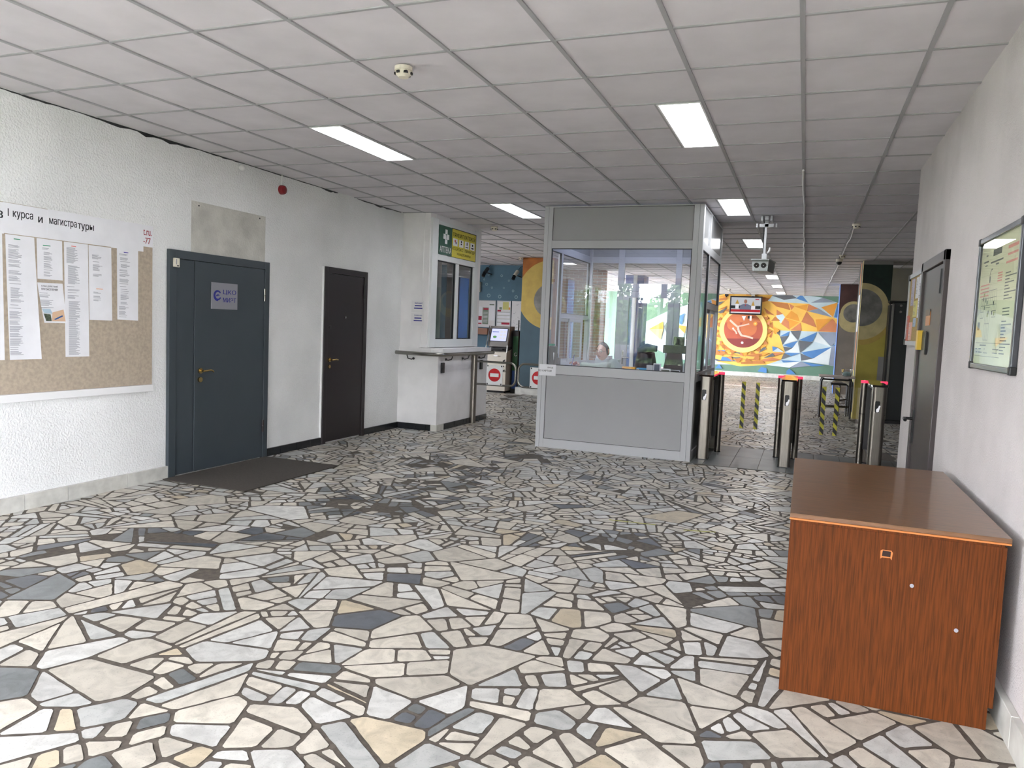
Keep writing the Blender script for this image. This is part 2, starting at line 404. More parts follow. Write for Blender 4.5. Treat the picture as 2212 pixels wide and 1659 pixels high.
LAB = ['ceiling light panel nearest the entrance, above the wooden cabinet side', 'ceiling light panel right beside the booth top', 'ceiling light panel just beyond the hanging camera housing pole',
       'ceiling light panel partly hidden by the hanging camera housing', 'ceiling light panel just below the hanging housing, third from the mural', 'ceiling light panel second from the mural wall', 'ceiling light panel closest to the mural wall',
       'ceiling light panel above the grey double door side', 'ceiling light panel beside the booth on the pharmacy side']
L = LIGHTS[0]; w_, d_ = L[1]-L[0], L[3]-L[2]
t0 = thing('ceiling_light', LAB[0], 'light', ((L[0]+L[1])/2, (L[2]+L[3])/2, H), 'recessed ceiling light panels')
x, y = t0.location[0], t0.location[1]
F = Fr((x, y, H), (1, 0, 0), (0, -1, 0))
rings(MB(), F, -w_/2+.008, w_/2-.008, -d_/2+.01, d_/2-.01, .012, -.02, .004).build('frame', 'white', t0)
MB().fquad(F, -w_/2+.02, w_/2-.02, -d_/2+.022, d_/2-.022, .001).build('diffuser', 'panel_light', t0)
for i, L in enumerate(LIGHTS[1:], 1): dup(t0, ((L[0]+L[1])/2, (L[2]+L[3])/2, H), LAB[i])
# smoke detectors
def smoke(x, y, lab):
    t = thing('smoke_detector', lab, 'smoke detector', (x, y, H), 'ceiling smoke detectors')
    m = MB(); m.cyl((x, y, H), (x, y, H-.022), .052, 28); m.build('base', 'cream', t, smooth='auto')
    m = MB(); m.tube([(x, y, H-.022), (x, y, H-.045), (x, y, H-.05), (x, y, H-.06)], [.046, .044, .036, .03], 28); m.build('head', 'cream', t, smooth='auto')
    m = MB()
    for k in range(6):
        a = k*PI/3+.3; m.box(x+.042*math.cos(a)-.01, x+.042*math.cos(a)+.01, y+.042*math.sin(a)-.01, y+.042*math.sin(a)+.01, H-.044, H-.03)
    each(m, 'vent', 'black', t)
    return t
sd = smoke(-2.287, 3.98, 'cream smoke detector on ceiling, the large one nearest the entrance')
for p, l in [((-4.49, 10.68), 'small smoke detector above the pharmacy kiosk sign'), ((-5.85, 15.45), 'small smoke detector in front of the blue wall pillar'), ((.52, 10.71), 'smoke detector on the cabled ceiling bar by the right turnstile'),
             ((.52, 14.6), 'smoke detector just before the dome camera on the ceiling'), ((-2.4, 25.6), 'tiny smoke detector on ceiling above the television')]:
    dup(sd, (p[0], p[1], H), l)
x, y = .5, 15.35
t = thing('dome_camera', 'small black and white dome camera on ceiling before the yellow pillar', 'camera', (x, y, H))
MB().cyl((x, y, H), (x, y, H-.05), .06, 20).build('mount', 'cream', t, smooth='auto')
MB().ball((x, y, H-.06), .05).build('dome', 'black', t, smooth=True)
# cables along the ceiling bars
def wavy(x, y0, y1, n, a, z=H-.014): return [(x+random.uniform(-a, a), y0+(y1-y0)*k/n, z) for k in range(n+1)]
tag(MB().tube(wavy(CX+4*CELL, 7.2, 17.5, 16, .012), .010, 8).build('ceiling_cable', 'white', smooth=True), 'white cable clipped along ceiling bar between hanging housing and pillar', 'cable')
tag(MB().tube(wavy(CX+5*CELL+.02, 10.75, 14.5, 8, .012), .009, 8).build('ceiling_cable', 'white', smooth=True), 'white cable linking two smoke detectors near the yellow pillar', 'cable')
tag(MB().tube(wavy(CX+5*CELL+.02, 15.45, 22, 8, .012), .009, 8).build('ceiling_cable', 'white', smooth=True), 'white cable running from dome camera towards the mural', 'cable')

# ---------------------------------------------------------------- walls
def wall(name, m, *boxes):
    mb = MB()
    for b in boxes: mb.box(*b)
    return struct(mb.build(name, m))
wl = wall('wall_left', 'plaster', (XL-.2, XL, -.8, 9.4, 0, H+.1), (XL-.2, XL, -3.5, -3.2, 0, H+.1), (XL-.2, XL, -3.2, -.8, 0, .8), (XL-.2, XL, -3.2, -.8, 2.7, H+.1))
o = MB().fbox(LEFT, 5.41, 6.42, 2.03, 2.505, -.003, .0015).build('plaster_patch', 'patch', wl)
for (yy, zz) in ((5.50, 2.47), (6.33, 2.475)): MB().cyl(LEFT.P(yy, zz, .001), LEFT.P(yy, zz, .004), .008, 10).build('drill_hole', 'black', wl)
# chipped dark gap line where wall meets ceiling
mb = MB(); random.seed(3)
for (a, b, t) in ((4.3, 5.5, .035), (5.5, 6.1, .012), (6.1, 7.4, .006), (7.35, 7.7, .02), (8.1, 9.2, .02), (3.6, 4.3, .01)):
    n = 14; top = [(a+(b-a)*k/n, H+.004) for k in range(n+1)]; bot = [(a+(b-a)*k/n, H-.002-t*random.uniform(.1, 1)*math.sin(PI*(k+.3)/(n+.6))) for k in range(n+1)]
    mb.fpoly(LEFT, bot+top[::-1], .0012)
mb.build('plaster_chip', 'dark', wl)
wr = wall('wall_right', 'plaster_right', (XR, XR+.2, -.1, 5.58, 0, H+.1), (XR, XR+.2, -3.5, -3.4, 0, H+.1), (XR, XR+.2, -3.4, -.1, 0, .5), (XR, XR+.2, -3.4, -.1, 2.85, H+.1), (XR, XR+.2, 6.6, 7.42, 0, H+.1), (XR, XR+.2, 5.58, 6.6, 2.09, H+.1))
wall('wall_right_return', 'plaster_smooth', (XR+.2, 6.2, 7.22, 7.42, 0, H+.1))
wall('wall_right_hall', 'grey_wall', (6, 6.2, 7.4, 29.2, 0, H+.1))
wall('wall_right_back', 'grey_wall', (1.42, 6.0, 17.3, 17.5, 0, H+.1))
wall('wall_left_hall', 'grey_wall', (-10.2, -10, 11, 12, 0, H+.1), (-10.2, -10, 12, 13.4, 0, .9), (-10.2, -10, 12, 13.4, 2.5, H+.1), (-10.2, -10, 13.4, 19, 0, H+.1), (-10.2, -10, 19, 28.7, 0, .4), (-10.2, -10, 28.7, 29.2, 0, H+.1), (-10.2, -10, 19, 28.7, 2.85, H+.1))
wall('wall_kiosk_back', 'grey_wall', (-10.2, -5.57, 10.99, 11.0, 0, H+.1))
wall('wall_kiosk_room', 'grey_wall', (-7.0, -6.9, 9.4, 11.0, 0, H+.1), (-7.0, XL, 9.35, 9.4, 0, H+.1))
# baseboards
def bb(name, m, F, u0, u1, h, n, joints, cap=None):
    mb = MB(); us = [u0]+joints+[u1]
    for a, b in zip(us[:-1], us[1:]): mb.fbox(F, a+.002, b-.002, 0, h, 0, n)
    return struct(mb.build(name, m, bevel=.003))
bb('baseboard_left', 'marble_base', LEFT, -3.5, 5.14, .115, .03, [-2.6, -1.8, -1, -.2, .6, 1.4, 2.2, 3.0, 3.8, 4.15, 4.7])
bb('baseboard_left_dark', 'black_tile', LEFT, 6.47, 7.44, .085, .022, [6.7, 6.98, 7.25])
bb('baseboard_left_end', 'black_tile', LEFT, 8.37, 9.26, .085, .022, [8.6, 8.9])
bb('baseboard_right', 'marble_base', RIGHT, -5.56, 3.5, .13, .03, [-5, -4.4, -3.8, -3.2, -2.6, -2, -1, 0])
# back wall with the glazed entrance behind the viewer
BF = Fr((0, -3.5, 0), (-1, 0, 0), (0, 0, 1))      # faces +y
mat('brick', (168, 120, 92), .85)
nt = MATS['brick'].node_tree; br = nt.nodes.new('ShaderNodeTexBrick'); gg = nt.nodes.new('ShaderNodeNewGeometry'); cb = nt.nodes.new('ShaderNodeSeparateXYZ'); cc = nt.nodes.new('ShaderNodeCombineXYZ')
nt.links.new(gg.outputs['Position'], cb.inputs[0]); nt.links.new(cb.outputs[0], cc.inputs[0]); nt.links.new(cb.outputs[2], cc.inputs[1]); nt.links.new(cc.outputs[0], br.inputs['Vector'])
br.inputs['Scale'].default_value = 1; br.inputs['Brick Width'].default_value = .25; br.inputs['Row Height'].default_value = .075; br.inputs['Mortar Size'].default_value = .006
br.inputs['Color1'].default_value = lin((178, 130, 100)); br.inputs['Color2'].default_value = lin((150, 102, 78)); br.inputs['Mortar'].default_value = lin((190, 180, 165))
nt.links.new(br.outputs[0], nt.nodes['Principled BSDF'].inputs['Base Color'])
struct(MB().box(-5.5, -5.2, -3.7, -3.5, 0, H+.1).box(-5.2, 1.1, -3.7, -3.5, 2.9, H+.1).box(.75, 1.1, -3.7, -3.5, 0, 2.9).build('wall_entrance', 'brick'))
mat('brown_frame', (74, 52, 44), .5)
dr = thing('door_4', None, None, (-2.2, -3.6, 0)); struct(dr)
mb = MB(); wf = MB(); gl = MB()
BY = FRONT(-3.6)
rings(wf, BY, -5.2, -4.55, .02, 2.9, .09, -.05, .05); wf.fbox(BY, -5.11, -4.64, 2.36, 2.45, -.04, .04); wf.fbox(BY, -5.2, -4.55, 1.0, 1.08, -.04, .04)
gl.fquad(BY, -5.11, -4.64, 1.08, 2.81, 0); wf.fbox(BY, -5.11, -4.64, .1, 1.0, -.02, .02)
xs = [-4.55, -3.75, -2.95, -2.15, -1.35, -.55, .1, .75]
for a, b in zip(xs[:-1], xs[1:]):
    rings(mb, BY, a, b, .0, 2.9, .08, -.05, .05); mb.fbox(BY, a, b, 2.18, 2.28, -.04, .04); mb.fbox(BY, a, b, .08, .58, -.03, .03); mb.fbox(BY, a, b, .74, .9, -.04, .04)
    gl.fquad(BY, a+.08, b-.08, .58, 2.82, 0)
wf.build('white_frame', 'pvc', dr); mb.build('brown_frame', 'brown_frame', dr); gl.build('glazing', 'clear_glass', dr)
wn = thing('window_1', None, None, (-10.1, 23.6, .5)); struct(wn)
mb = MB(); gl = MB(); WF = Fr((-10.1, 0, 0), (0, 1, 0), (0, 0, 1))
for k in range(6): rings(mb, WF, 19+k*9.7/6, 19+(k+1)*9.7/6, .4, 2.85, .06, -.04, .04)
for k in range(1): rings(mb, WF, 12, 13.4, .9, 2.5, .06, -.04, .04)  # extra unseen window, added to brighten the blue wall
gl.fquad(WF, 19, 28.7, .4, 2.85, 0).fquad(WF, 12, 13.4, .9, 2.5, 0); mb.build('window_frame', 'pvc', wn); gl.build('glazing', 'clear_glass', wn)
for k, xx in ((2, XL-.1), (3, XR+.1)):  # unseen side windows, added to brighten the walls opposite
    wn = struct(thing('window_%d' % k, None, None, (xx, -2, .8))); WF = Fr((xx, 0, 0), (0, 1, 0), (0, 0, 1)); mb = MB()
    a, b, c, d = (-3.2, -.8, .8, 2.7) if k == 2 else (-3.4, -.1, .5, 2.85)
    for q in range(2): rings(mb, WF, a+q*(b-a)/2, a+(q+1)*(b-a)/2, c, d, .06, -.04, .04)
    mb.build('window_frame', 'pvc', wn); MB().fquad(WF, a, b, c, d, 0).build('glazing', 'clear_glass', wn)
# outside
mat('lawn', (78, 100, 52), .95, vary=.3, vscale=8); mat('paving', (176, 172, 164), .9, vary=.1, vscale=3)
struct(MB().poly([(-40, -40, -.15), (30, -40, -.15), (30, -3.7, -.15), (-40, -3.7, -.15)]).build('ground_outside', 'lawn'))
struct(MB().poly([(-14, -7.5, -.14), (10, -7.5, -.14), (10, -3.7, -.14), (-14, -3.7, -.14)]).build('path_outside', 'paving'))
struct(MB().poly([(-40, 5, -.16), (-10.2, 5, -.16), (-10.2, 45, -.16), (-40, 45, -.16)]).build('ground_courtyard', 'paving'))
struct(MB().poly([(6.2, 5, -.16), (36, 5, -.16), (36, 45, -.16), (6.2, 45, -.16)]).build('ground_yard', 'paving'))
mat('bark', (80, 66, 54), .9); mat('leaf', (66, 92, 36), .7, vary=.35, vscale=3)
for i, (tx, ty, th_, tr) in enumerate([(-7.6, -11, 4.6, 1.7), (-3.4, -13, 4.8, 1.9), (.6, -11.5, 4.4, 1.7)]):
    t = thing('tree', ['leafy tree outside the entrance, behind the brick end', 'leafy tree outside the middle of the entrance doors', 'leafy tree outside the entrance, nearest the cabinet side'][i], 'tree', (tx, ty, -.15), 'trees outside the entrance')
    MB().tube([(tx, ty, -.15), (tx+.1, ty, 1.5), (tx, ty+.1, th_*.75)], [.18, .14, .06], 10).build('trunk', 'bark', t, smooth=True)
    mb = MB(); rnd = random.Random(20+i)
    for k in range(2600):
        a, b, c = rnd.gauss(0, 1), rnd.gauss(0, 1), rnd.gauss(0, 1); L = math.sqrt(a*a+b*b+c*c); q = rnd.random()**.4*tr/L
        c_ = Vector((tx+a*q, ty+b*q, th_*.55+c*q)); n = Vector((rnd.gauss(0, 1), rnd.gauss(0, 1), rnd.gauss(0, 1))).normalized(); u = n.orthogonal().normalized()*.1; v = n.cross(u)*.7
        if c_.z > .1: mb.poly([c_-u, c_-v, c_+u, c_+v])
    mb.build('foliage', 'leaf', t)

mb = MB(); rnd = random.Random(77); rows = []
for j in range(7): rows.append([(-20+k*.6, -17.6+rnd.uniform(-.3, .3)+j*-.1, (0, .6, 1.2, 1.7, 2.2, 2.6, 2.9)[j]+rnd.uniform(-.25, .25)-.2) for k in range(58)])
mb.grid(rows)
for k in range(9000):
    c_ = Vector((rnd.uniform(-15, 9), rnd.uniform(-17, -14.5), 0)); c_.z = rnd.uniform(0, 2.9+.5*math.sin(c_.x*.9)+.4*math.sin(c_.x*2.3+1)); n = Vector((rnd.gauss(0, 1), rnd.gauss(0, 1), rnd.gauss(0, 1))).normalized(); u = n.orthogonal().normalized()*.16; v = n.cross(u)*.7
    mb.poly([c_-u, c_-v, c_+u, c_+v])
tag(mb.build('shrubbery', 'leaf'), 'mass of green bushes beyond the paving outside the entrance', 'bushes', kind='stuff')

# ---------------------------------------------------------------- mural wall (painted pattern is part of the wall)
PAL = dict(GR=(104, 138, 118), L=(196, 216, 222), W_=(222, 230, 230), Y=(250, 198, 96), O=(232, 160, 64), B=(186, 120, 66), R=(204, 130, 88), D=(104, 108, 112), G=(84, 134, 190), GY=(142, 152, 168),
           C=(250, 214, 130), P0=(204, 118, 74), P1=(176, 88, 66), P2=(134, 60, 56), LN=(232, 200, 180), NV=(52, 92, 138))
PK = list(PAL)
for k in PK: mat('paint_'+k, PAL[k], .75, vary=.12, vscale=1.2)
MF = FRONT(28.9)
def mu(cx, cy): return (-4.02623+2.60194e-3*cx+1.655e-4*cy, 3.5224+1.054e-4*cx-2.688e-3*cy)
mb = MB(); mb.box(-10.2, 6.2, 28.9, 29.2, 0, H+.1, PK.index('GR')); lay = [0]
def mp(col, *pts):
    lay[0] += 1; mb.fpoly(MF, [mu(*p) for p in pts][::-1] if False else [mu(*p) for p in pts], .002+lay[0]*.0004, PK.index(col))
def cw(pts):     # keep faces turned to the hall
    a = sum(pts[i][0]*pts[(i+1) % len(pts)][1]-pts[(i+1) % len(pts)][0]*pts[i][1] for i in range(len(pts)))
    return pts if a < 0 else pts[::-1]
_mp = mp
def mp(col, *pts): _mp(col, *cw(list(pts)))
mp('L', (40, 330), (190, 318), (320, 240), (500, 205), (1090, 210), (1450, 245), (1720, 290), (1950, 375), (1945, 600), (1925, 760), (1900, 900), (1890, 1190), (1800, 1172), (1450, 1128), (1300, 1215), (990, 1182), (340, 1185), (250, 1190), (-300, 1100), (-700, 900), (-1000, 750), (-700, 600), (-300, 420))
mp('D', (320, 200), (1085, 205), (1060, 245), (800, 215), (330, 240))
for q in ['GY 1570 355 1720 290 1880 352', 'G 1380 295 1450 245 1540 355', 'D 1060 250 1330 250 1395 292 1225 312', 'L 1085 215 1330 225 1330 250 1100 250']:
    a = q.split(); v = list(map(int, a[1:])); mp(a[0], *zip(v[::2], v[1::2]))
mp('Y', (300, 250), (500, 205), (830, 207), (1080, 242), (1020, 325), (1290, 352), (1540, 366), (1850, 545), (1945, 592), (1925, 742), (1090, 715), (1170, 790), (1210, 915), (1240, 1010), (1190, 1110), (990, 1182), (650, 1207), (340, 1150), (240, 1070), (200, 1000), (190, 680), (40, 660), (60, 580), (130, 520), (300, 480))
for q in '''L 1010 320 1050 285 1250 345 1290 350
B 1045 330 1280 360 1310 450 1130 400
R 1290 360 1360 400 1320 450
O 1360 400 1530 375 1515 460
R 1540 370 1665 430 1520 465
GY 1530 465 1670 430 1845 548
L 1545 360 1900 355 1690 415
O 1700 415 1905 355 1850 545
G 1905 370 1955 380 1948 555 1862 548
O 1320 455 1240 545 1430 600 1400 510
R 1515 470 1450 605 1645 680 1600 570
O 1230 550 1295 700 1420 610
L 1120 520 1210 500 1240 540 1185 625
R 1240 555 1190 630 1300 710 1290 600
R 1440 615 1310 715 1455 720
O 1630 575 1840 562 1655 730
R 1845 565 1665 730 1920 740 1905 650
R 1130 440 1215 500 1130 515
R 960 410 1110 520 1000 490
B 1000 510 1040 560 1000 570
B 1060 590 1110 530 1180 590
B 1020 655 1075 600 1090 700
R 1010 780 1090 725 1060 820
D 1100 715 1175 715 1172 790
G 1175 795 1300 730 1285 790
D 1175 800 1285 790 1210 912
W_ 1310 735 1405 850 1225 905 1290 800
D 1310 725 1445 720 1410 845
G 1420 845 1650 740 1600 855 1560 872
GY 1665 740 1920 740 1900 850 1830 925
W_ 1660 745 1825 930 1610 862
G 1210 915 1410 855 1330 950
D 1215 930 1330 950 1240 1000
D 1420 850 1600 870 1440 1010
W_ 1405 860 1432 1012 1250 1008 1340 950
G 1450 1010 1830 935 1700 1060 1560 1090
D 1440 1020 1600 1090 1450 1120
W_ 1450 1122 1600 1090 1830 940 1800 1170
G 1235 1015 1435 1020 1320 1060
D 1230 1020 1320 1060 1190 1105
G 1190 1115 1440 1125 1220 1145
W_ 1000 1180 1440 1130 1300 1214
GY 1440 1130 1650 1180 1310 1215
G 1470 1135 1750 1175 1590 1195
GY 1832 935 1920 870 1890 1190 1802 1170
G 1840 925 1922 872 1915 910
G 90 330 170 330 150 480
O 185 320 280 350 200 490
GY 200 490 290 440 290 500
G 40 800 120 800 170 865 40 865
GR 40 870 170 870 230 1100 0 1150
D 420 1080 650 1082 640 1105 470 1090
G 400 1075 470 1092 600 1138 380 1130
D 240 1090 400 1130 590 1142 330 1140
G 330 985 450 990 412 1028
D 500 1008 640 1018 660 1042
B 270 985 330 990 420 1062 265 1050
B 660 1150 940 1120 985 1165 660 1172
B 870 1070 1000 1045 1060 1020 900 1030
D 890 1025 960 930 1000 965
G 1075 930 1150 950 1080 1000
L 1080 1002 1150 952 1225 1008
D 960 1090 1080 1020 1110 1062
R 1080 1020 1230 1015 1120 1060
R 940 1110 1080 1080 1180 1110 960 1138
G 300 1240 360 1180 400 1240
G 930 1210 1000 1225 1000 1290 880 1270
G 1260 1260 1300 1225 1380 1300 1260 1300
O 320 265 420 240 480 250 430 270
B 310 320 460 300 470 262 350 285
D 320 330 430 320 320 402
B 330 440 470 380 440 420
D 330 470 480 400 400 490
B 310 505 370 495 400 480
B 930 270 1040 290 1010 325 930 340
O 720 225 770 215 830 240 730 245
D 740 240 850 225 840 243
O -640 700 -430 590 -430 700
C -640 700 -430 700 -470 850
D -420 660 -360 580 -300 700 -360 820
G -300 560 -120 480 -160 640
L -300 720 -120 700 -150 860
O -250 640 -100 660 -120 760'''.split('\n'):
    a = q.split(); v = list(map(int, a[1:])); mp(a[0], *zip(v[::2], v[1::2]))
# facets radiating round the disc
rm = random.Random(5); CXm, CYm = 688, 712
for rad, n, tl in ((330, 26, 62), (410, 22, 80)):
    for k in range(n):
        a = 2*PI*k/n+rm.uniform(-.05, .05)
        if rad > 400 and (-1.35 < a-2*PI < -.0 or 0 <= a < .75): continue
        if rad > 400 and PI*1.15 < a < PI*1.9: continue
        if a > 2*PI*.93 and rad > 340: continue
        def q(r, t): return (CXm+r*math.cos(t), CYm+r*math.sin(t)*.95)
        w = .75*PI/n
        if k % 2: mp(['B', 'R', 'O'][rm.randrange(3)], q(rad-8, a), q(rad+tl*.8, a-w*1.3), q(rad+tl*.5, a+w*.7))
        else: mp(['O', 'B', 'B'][rm.randrange(3)], q(rad-14, a-w), q(rad+tl*.2, a+w*1.4), q(rad+tl*.9, a+w*.2))
for (a, b, cc_) in (((400, 960), (620, 1010), (470, 935)), ((700, 1010), (880, 965), (940, 925)), ((690, 1060), (900, 1030), (860, 1075)), ((430, 1050), (640, 1062), (560, 1040)), ((660, 1110), (930, 1098), (860, 1120)), ((360, 900), (450, 1000), (420, 920))):
    mp('B', a, b, cc_)
def circ(cx, cy, r, k=1.0, n=48): return [(cx+r*math.cos(2*PI*i/n), cy+r*k*math.sin(2*PI*i/n)) for i in range(n)]
mp('C', *circ(CXm, CYm, 322, .95))
mp('P0', *circ(CXm, CYm-8, 262, .95))
mp('P1', *[(CXm+262*math.cos(PI*i/24), CYm-8+249*math.sin(PI*i/24)) for i in range(-3, 28)])
mp('P2', *[(CXm+262*math.cos(PI*i/24), CYm-8+249*math.sin(PI*i/24)) for i in range(4, 21)])
mp('P0', *circ(760, 690, 110, .95)); mp('P0', *circ(560, 640, 90, .9))
def stroke(col, w, *pts):
    for a, b in zip(pts[:-1], pts[1:]):
        L = math.hypot(b[0]-a[0], b[1]-a[1]); nx, ny = -(b[1]-a[1])/L*w, (b[0]-a[0])/L*w
        mp(col, (a[0]+nx, a[1]+ny), (b[0]+nx, b[1]+ny), (b[0]-nx, b[1]-ny), (a[0]-nx, a[1]-ny))
stroke('LN', 13, (510, 578), (565, 630), (625, 680)); stroke('LN', 9, (600, 668), (690, 650), (770, 630)); stroke('LN', 15, (620, 675), (625, 720), (665, 785)); stroke('LN', 12, (660, 785), (740, 800), (820, 825))
stroke('LN', 10, (545, 690), (590, 735), (600, 765)); mp('W_', *circ(675, 885, 17, 1, 14)); mp('O', *circ(850, 628, 28, 1, 20)); mp('C', *circ(850, 628, 12, 1, 12)); mp('W_', *circ(552, 690, 12, 1, 12)); mp('W_', (670, 525), (725, 525), (700, 590))
struct(mb.build('wall_mural', ['paint_'+k for k in PK]))
struct(MB().box(-10, 6, 28.86, 28.9+.0, 0, .15).build('baseboard_mural', 'marble_base'))

# ---------------------------------------------------------------- painted pillars and blue wall
struct(MB().box(-10.0, -5.82, 17.6, 17.8, 0, H+.1).build('wall_blue', 'blue_wall'))
struct(MB().box(-5.82, -4.78, 18.75, 18.9, 0, H+.1).box(-5.9, -5.82, 17.8, 18.9, 0, H+.1).build('wall_brick_partition', 'brick'))
mb = MB(); BWF = FRONT(17.6); rr_ = random.Random(4)
for (u, v) in ((-7.5, 2.75), (-7.62, 2.62), (-7.15, 2.72), (-6.95, 2.6), (-7.08, 2.42), (-6.83, 2.35), (-7.48, 2.22), (-7.18, 2.2), (-6.74, 2.2), (-7.4, 2.42), (-7.55, 2.5)):
    r = rr_.uniform(.02, .05); mb.ring(BWF, u, v, r*.62, r, .003, 16)
ob = mb.build('painted_bubbles', mat('bubble', (150, 178, 190), .7)); ob.parent = bpy.data.objects['wall_blue']
mat('p_orange', (176, 104, 40), .7, vary=.2, vscale=4); mat('p_ochre', (196, 168, 88), .7, vary=.1, vscale=5); mat('p_cream', (206, 192, 140), .7, vary=.1, vscale=6); mat('p_grey', (140, 138, 132), .75, vary=.3, vscale=5)
mat('p_slate', (66, 92, 104), .6, vary=.2, vscale=1.5); mat('p_green', (20, 44, 34), .7, vary=.3, vscale=8); mat('p_yellow', (196, 180, 84), .7, vary=.15, vscale=2); mat('p_brown', (92, 62, 58), .7, vary=.25, vscale=3)
mat('p_stone', (140, 132, 122), .7, vary=.15, vscale=2); mat('p_blue', (44, 92, 156), .6, vary=.2, vscale=2)
def arc_clip(F, mb, cu, cv, r, u0, u1, n, mi, v0=0, v1=H):      # disc trimmed to the pillar face
    pts = [(cu+r*math.cos(2*PI*k/64), cv+r*math.sin(2*PI*k/64)) for k in range(64)]
    pts = clip(pts, -1, 0, -u0); pts = clip(pts, 1, 0, u1); pts = clip(pts, 0, 1, v1); pts = clip(pts, 0, -1, -v0)
    mb.fpoly(F, pts, n, mi)
# left pillar
PF = FRONT(15.5)
mb = MB(); mb.box(-5.81, -5.1, 15.5, 16.1, .15, H, 0); mb.fquad(PF, -5.81, -5.1, .15, 2.0, .001, 1)
for r, mi, dv in ((.74, 3, .12), (.61, 2, 0), (.36, 4, 0)): arc_clip(PF, mb, -5.16, 2.06+dv, r, -5.81, -5.1, .002+mi*.0005, mi)
mb.box(-5.86, -5.06, 15.46, 16.14, 0, .15, 5)
struct(mb.build('pillar_left', ['p_orange', 'p_slate', 'p_cream', 'p_ochre', 'p_grey', 'marble_base']))
# right yellow pillar
PF = FRONT(15.6)
mb = MB(); mb.box(.935, 1.43, 15.6, 16.7, 0, H, 0); mb.fquad(PF, .935, 1.43, 1.9, 2.92, .001, 1); mb.fquad(PF, .935, 1.43, 2.9, H, .0012, 5)
arc_clip(PF, mb, .95, 1.93, .53, .935, 1.43, .0015, 3); arc_clip(PF, mb, .95, 2.0, .50, .935, 1.43, .002, 2); arc_clip(PF, mb, .95, 2.1, .46, .935, 1.43, .0025, 2); arc_clip(PF, mb, .96, 2.1, .345, .935, 1.43, .003, 4)
mb.fquad(PF, 1.3, 1.43, .1, 1.2, .0013, 5)
SF = Fr((.935, 0, 0), (0, -1, 0), (0, 0, 1))
for (a, b, mi) in ((-15.75, -15.6, 3), (-16.05, -15.75, 1), (-16.35, -16.05, 6), (-16.7, -16.35, 1)): mb.fquad(SF, a, b, .9 if mi == 6 else .1, H, .001, mi)
struct(mb.build('pillar_yellow', ['p_yellow', 'p_green', 'p_cream', 'p_ochre', 'p_grey', 'grey_wall', 'p_orange']))
t = tag(MB().fbox(SF, -16.2, -15.8, 1.65, 2.35, .002, .012).build('poster', 'paper2'), 'narrow poster on the side of the yellow pillar facing the mural hall', 'poster')
# far brown pillar
PF = FRONT(22.3)
mb = MB(); mb.box(.81, 1.5, 22.3, 23.0, 0, H, 0); mb.fquad(PF, .83, 1.5, 0, 2.0, .001, 1)
arc_clip(PF, mb, 1.17, 1.96, .36, .83, 1.5, .0015, 1); arc_clip(PF, mb, 1.17, 2.05, .36, .83, 1.5, .002, 3); arc_clip(PF, mb, 1.17, 2.2, .32, .83, 1.5, .0025, 2); arc_clip(PF, mb, 1.17, 2.2, .245, .83, 1.5, .003, 4)
SF = Fr((.81, 0, 0), (0, -1, 0), (0, 0, 1)); mb.fquad(SF, -23.0, -22.3, 0, H, .001, 5)
struct(mb.build('pillar_brown', ['p_brown', 'p_stone', 'p_cream', 'p_cream', 'p_grey', 'p_blue']))
# blue pillar further left, seen through the booth
mb = MB(); mb.box(-4.6, -4.1, 20.2, 20.8, 0, H, 0); mb.box(-4.38, -4.28, 20.17, 20.2, 0, H, 1); struct(mb.build('pillar_blue', ['p_blue', 'paint_L']))

# ---------------------------------------------------------------- television and bits on the mural wall
TF = FRONT(28.65)
t = thing('television', 'black flat television showing a news reader, hung before the mural', 'television', (-2.07, 28.7, 2.57))
rings(MB(), TF, -2.63, -1.51, 2.24, 2.90, .05, -.08, .02).fbox(TF, -2.6, -1.54, 2.27, 2.87, -.08, -.01).build('casing', 'black', t, bevel=.01)
def em(name, c, s=1.0): return mat(name, (8, 8, 9), .2, emit=c, es=s*.42)
em('s_sky', (186, 190, 196), .8); em('s_red', (190, 20, 40), .7); em('s_dark', (40, 46, 50), .5); em('s_face', (160, 110, 90), .7); em('s_shirt', (110, 116, 138), .7); em('s_gold', (190, 150, 60), .7); em('s_white', (225, 225, 230), .8); em('s_blue', (200, 205, 245), 1.0); em('s_navy', (70, 90, 170), .8); em('s_green', (90, 150, 80), .8)
mb = MB(); mb.fquad(TF, -2.58, -1.56, 2.29, 2.85, 0, 0); mb.fquad(TF, -2.58, -1.56, 2.45, 2.56, .001, 2)
mb.disc(TF, -2.08, 2.71, .055, .002, 20, 3, .075); mb.fpoly(TF, [(-2.28, 2.4), (-1.88, 2.4), (-1.9, 2.57), (-2.02, 2.62), (-2.14, 2.62), (-2.26, 2.57)], .003, 4); mb.fpoly(TF, [(-2.1, 2.55), (-2.06, 2.55), (-2.08, 2.62)], .004, 1)
mb.fpoly(TF, [(-2.44, 2.62), (-2.3, 2.62), (-2.37, 2.78)], .002, 5); mb.fquad(TF, -2.43, -2.31, 2.45, 2.62, .002, 6); mb.fpoly(TF, [(-1.88, 2.56), (-1.76, 2.56), (-1.82, 2.74)], .002, 5); mb.fquad(TF, -1.88, -1.74, 2.42, 2.56, .002, 6)
mb.fquad(TF, -2.58, -1.56, 2.33, 2.42, .004, 1); mb.fquad(TF, -2.58, -1.56, 2.29, 2.33, .005, 6); mb.fquad(TF, -1.75, -1.62, 2.78, 2.81, .004, 1)
mb.build('screen', ['s_sky', 's_red', 's_dark', 's_face', 's_shirt', 's_gold', 's_white'], t)
MB().box(-2.1, -2.04, 28.7, 28.83, 2.5, 2.6).build('bracket', 'black', t)
t = thing('bracket_gadget', 'small white gadget with dark arm just below the television', 'gadget', (-1.87, 28.85, 2.1))  # small white projector gadget, not a light source
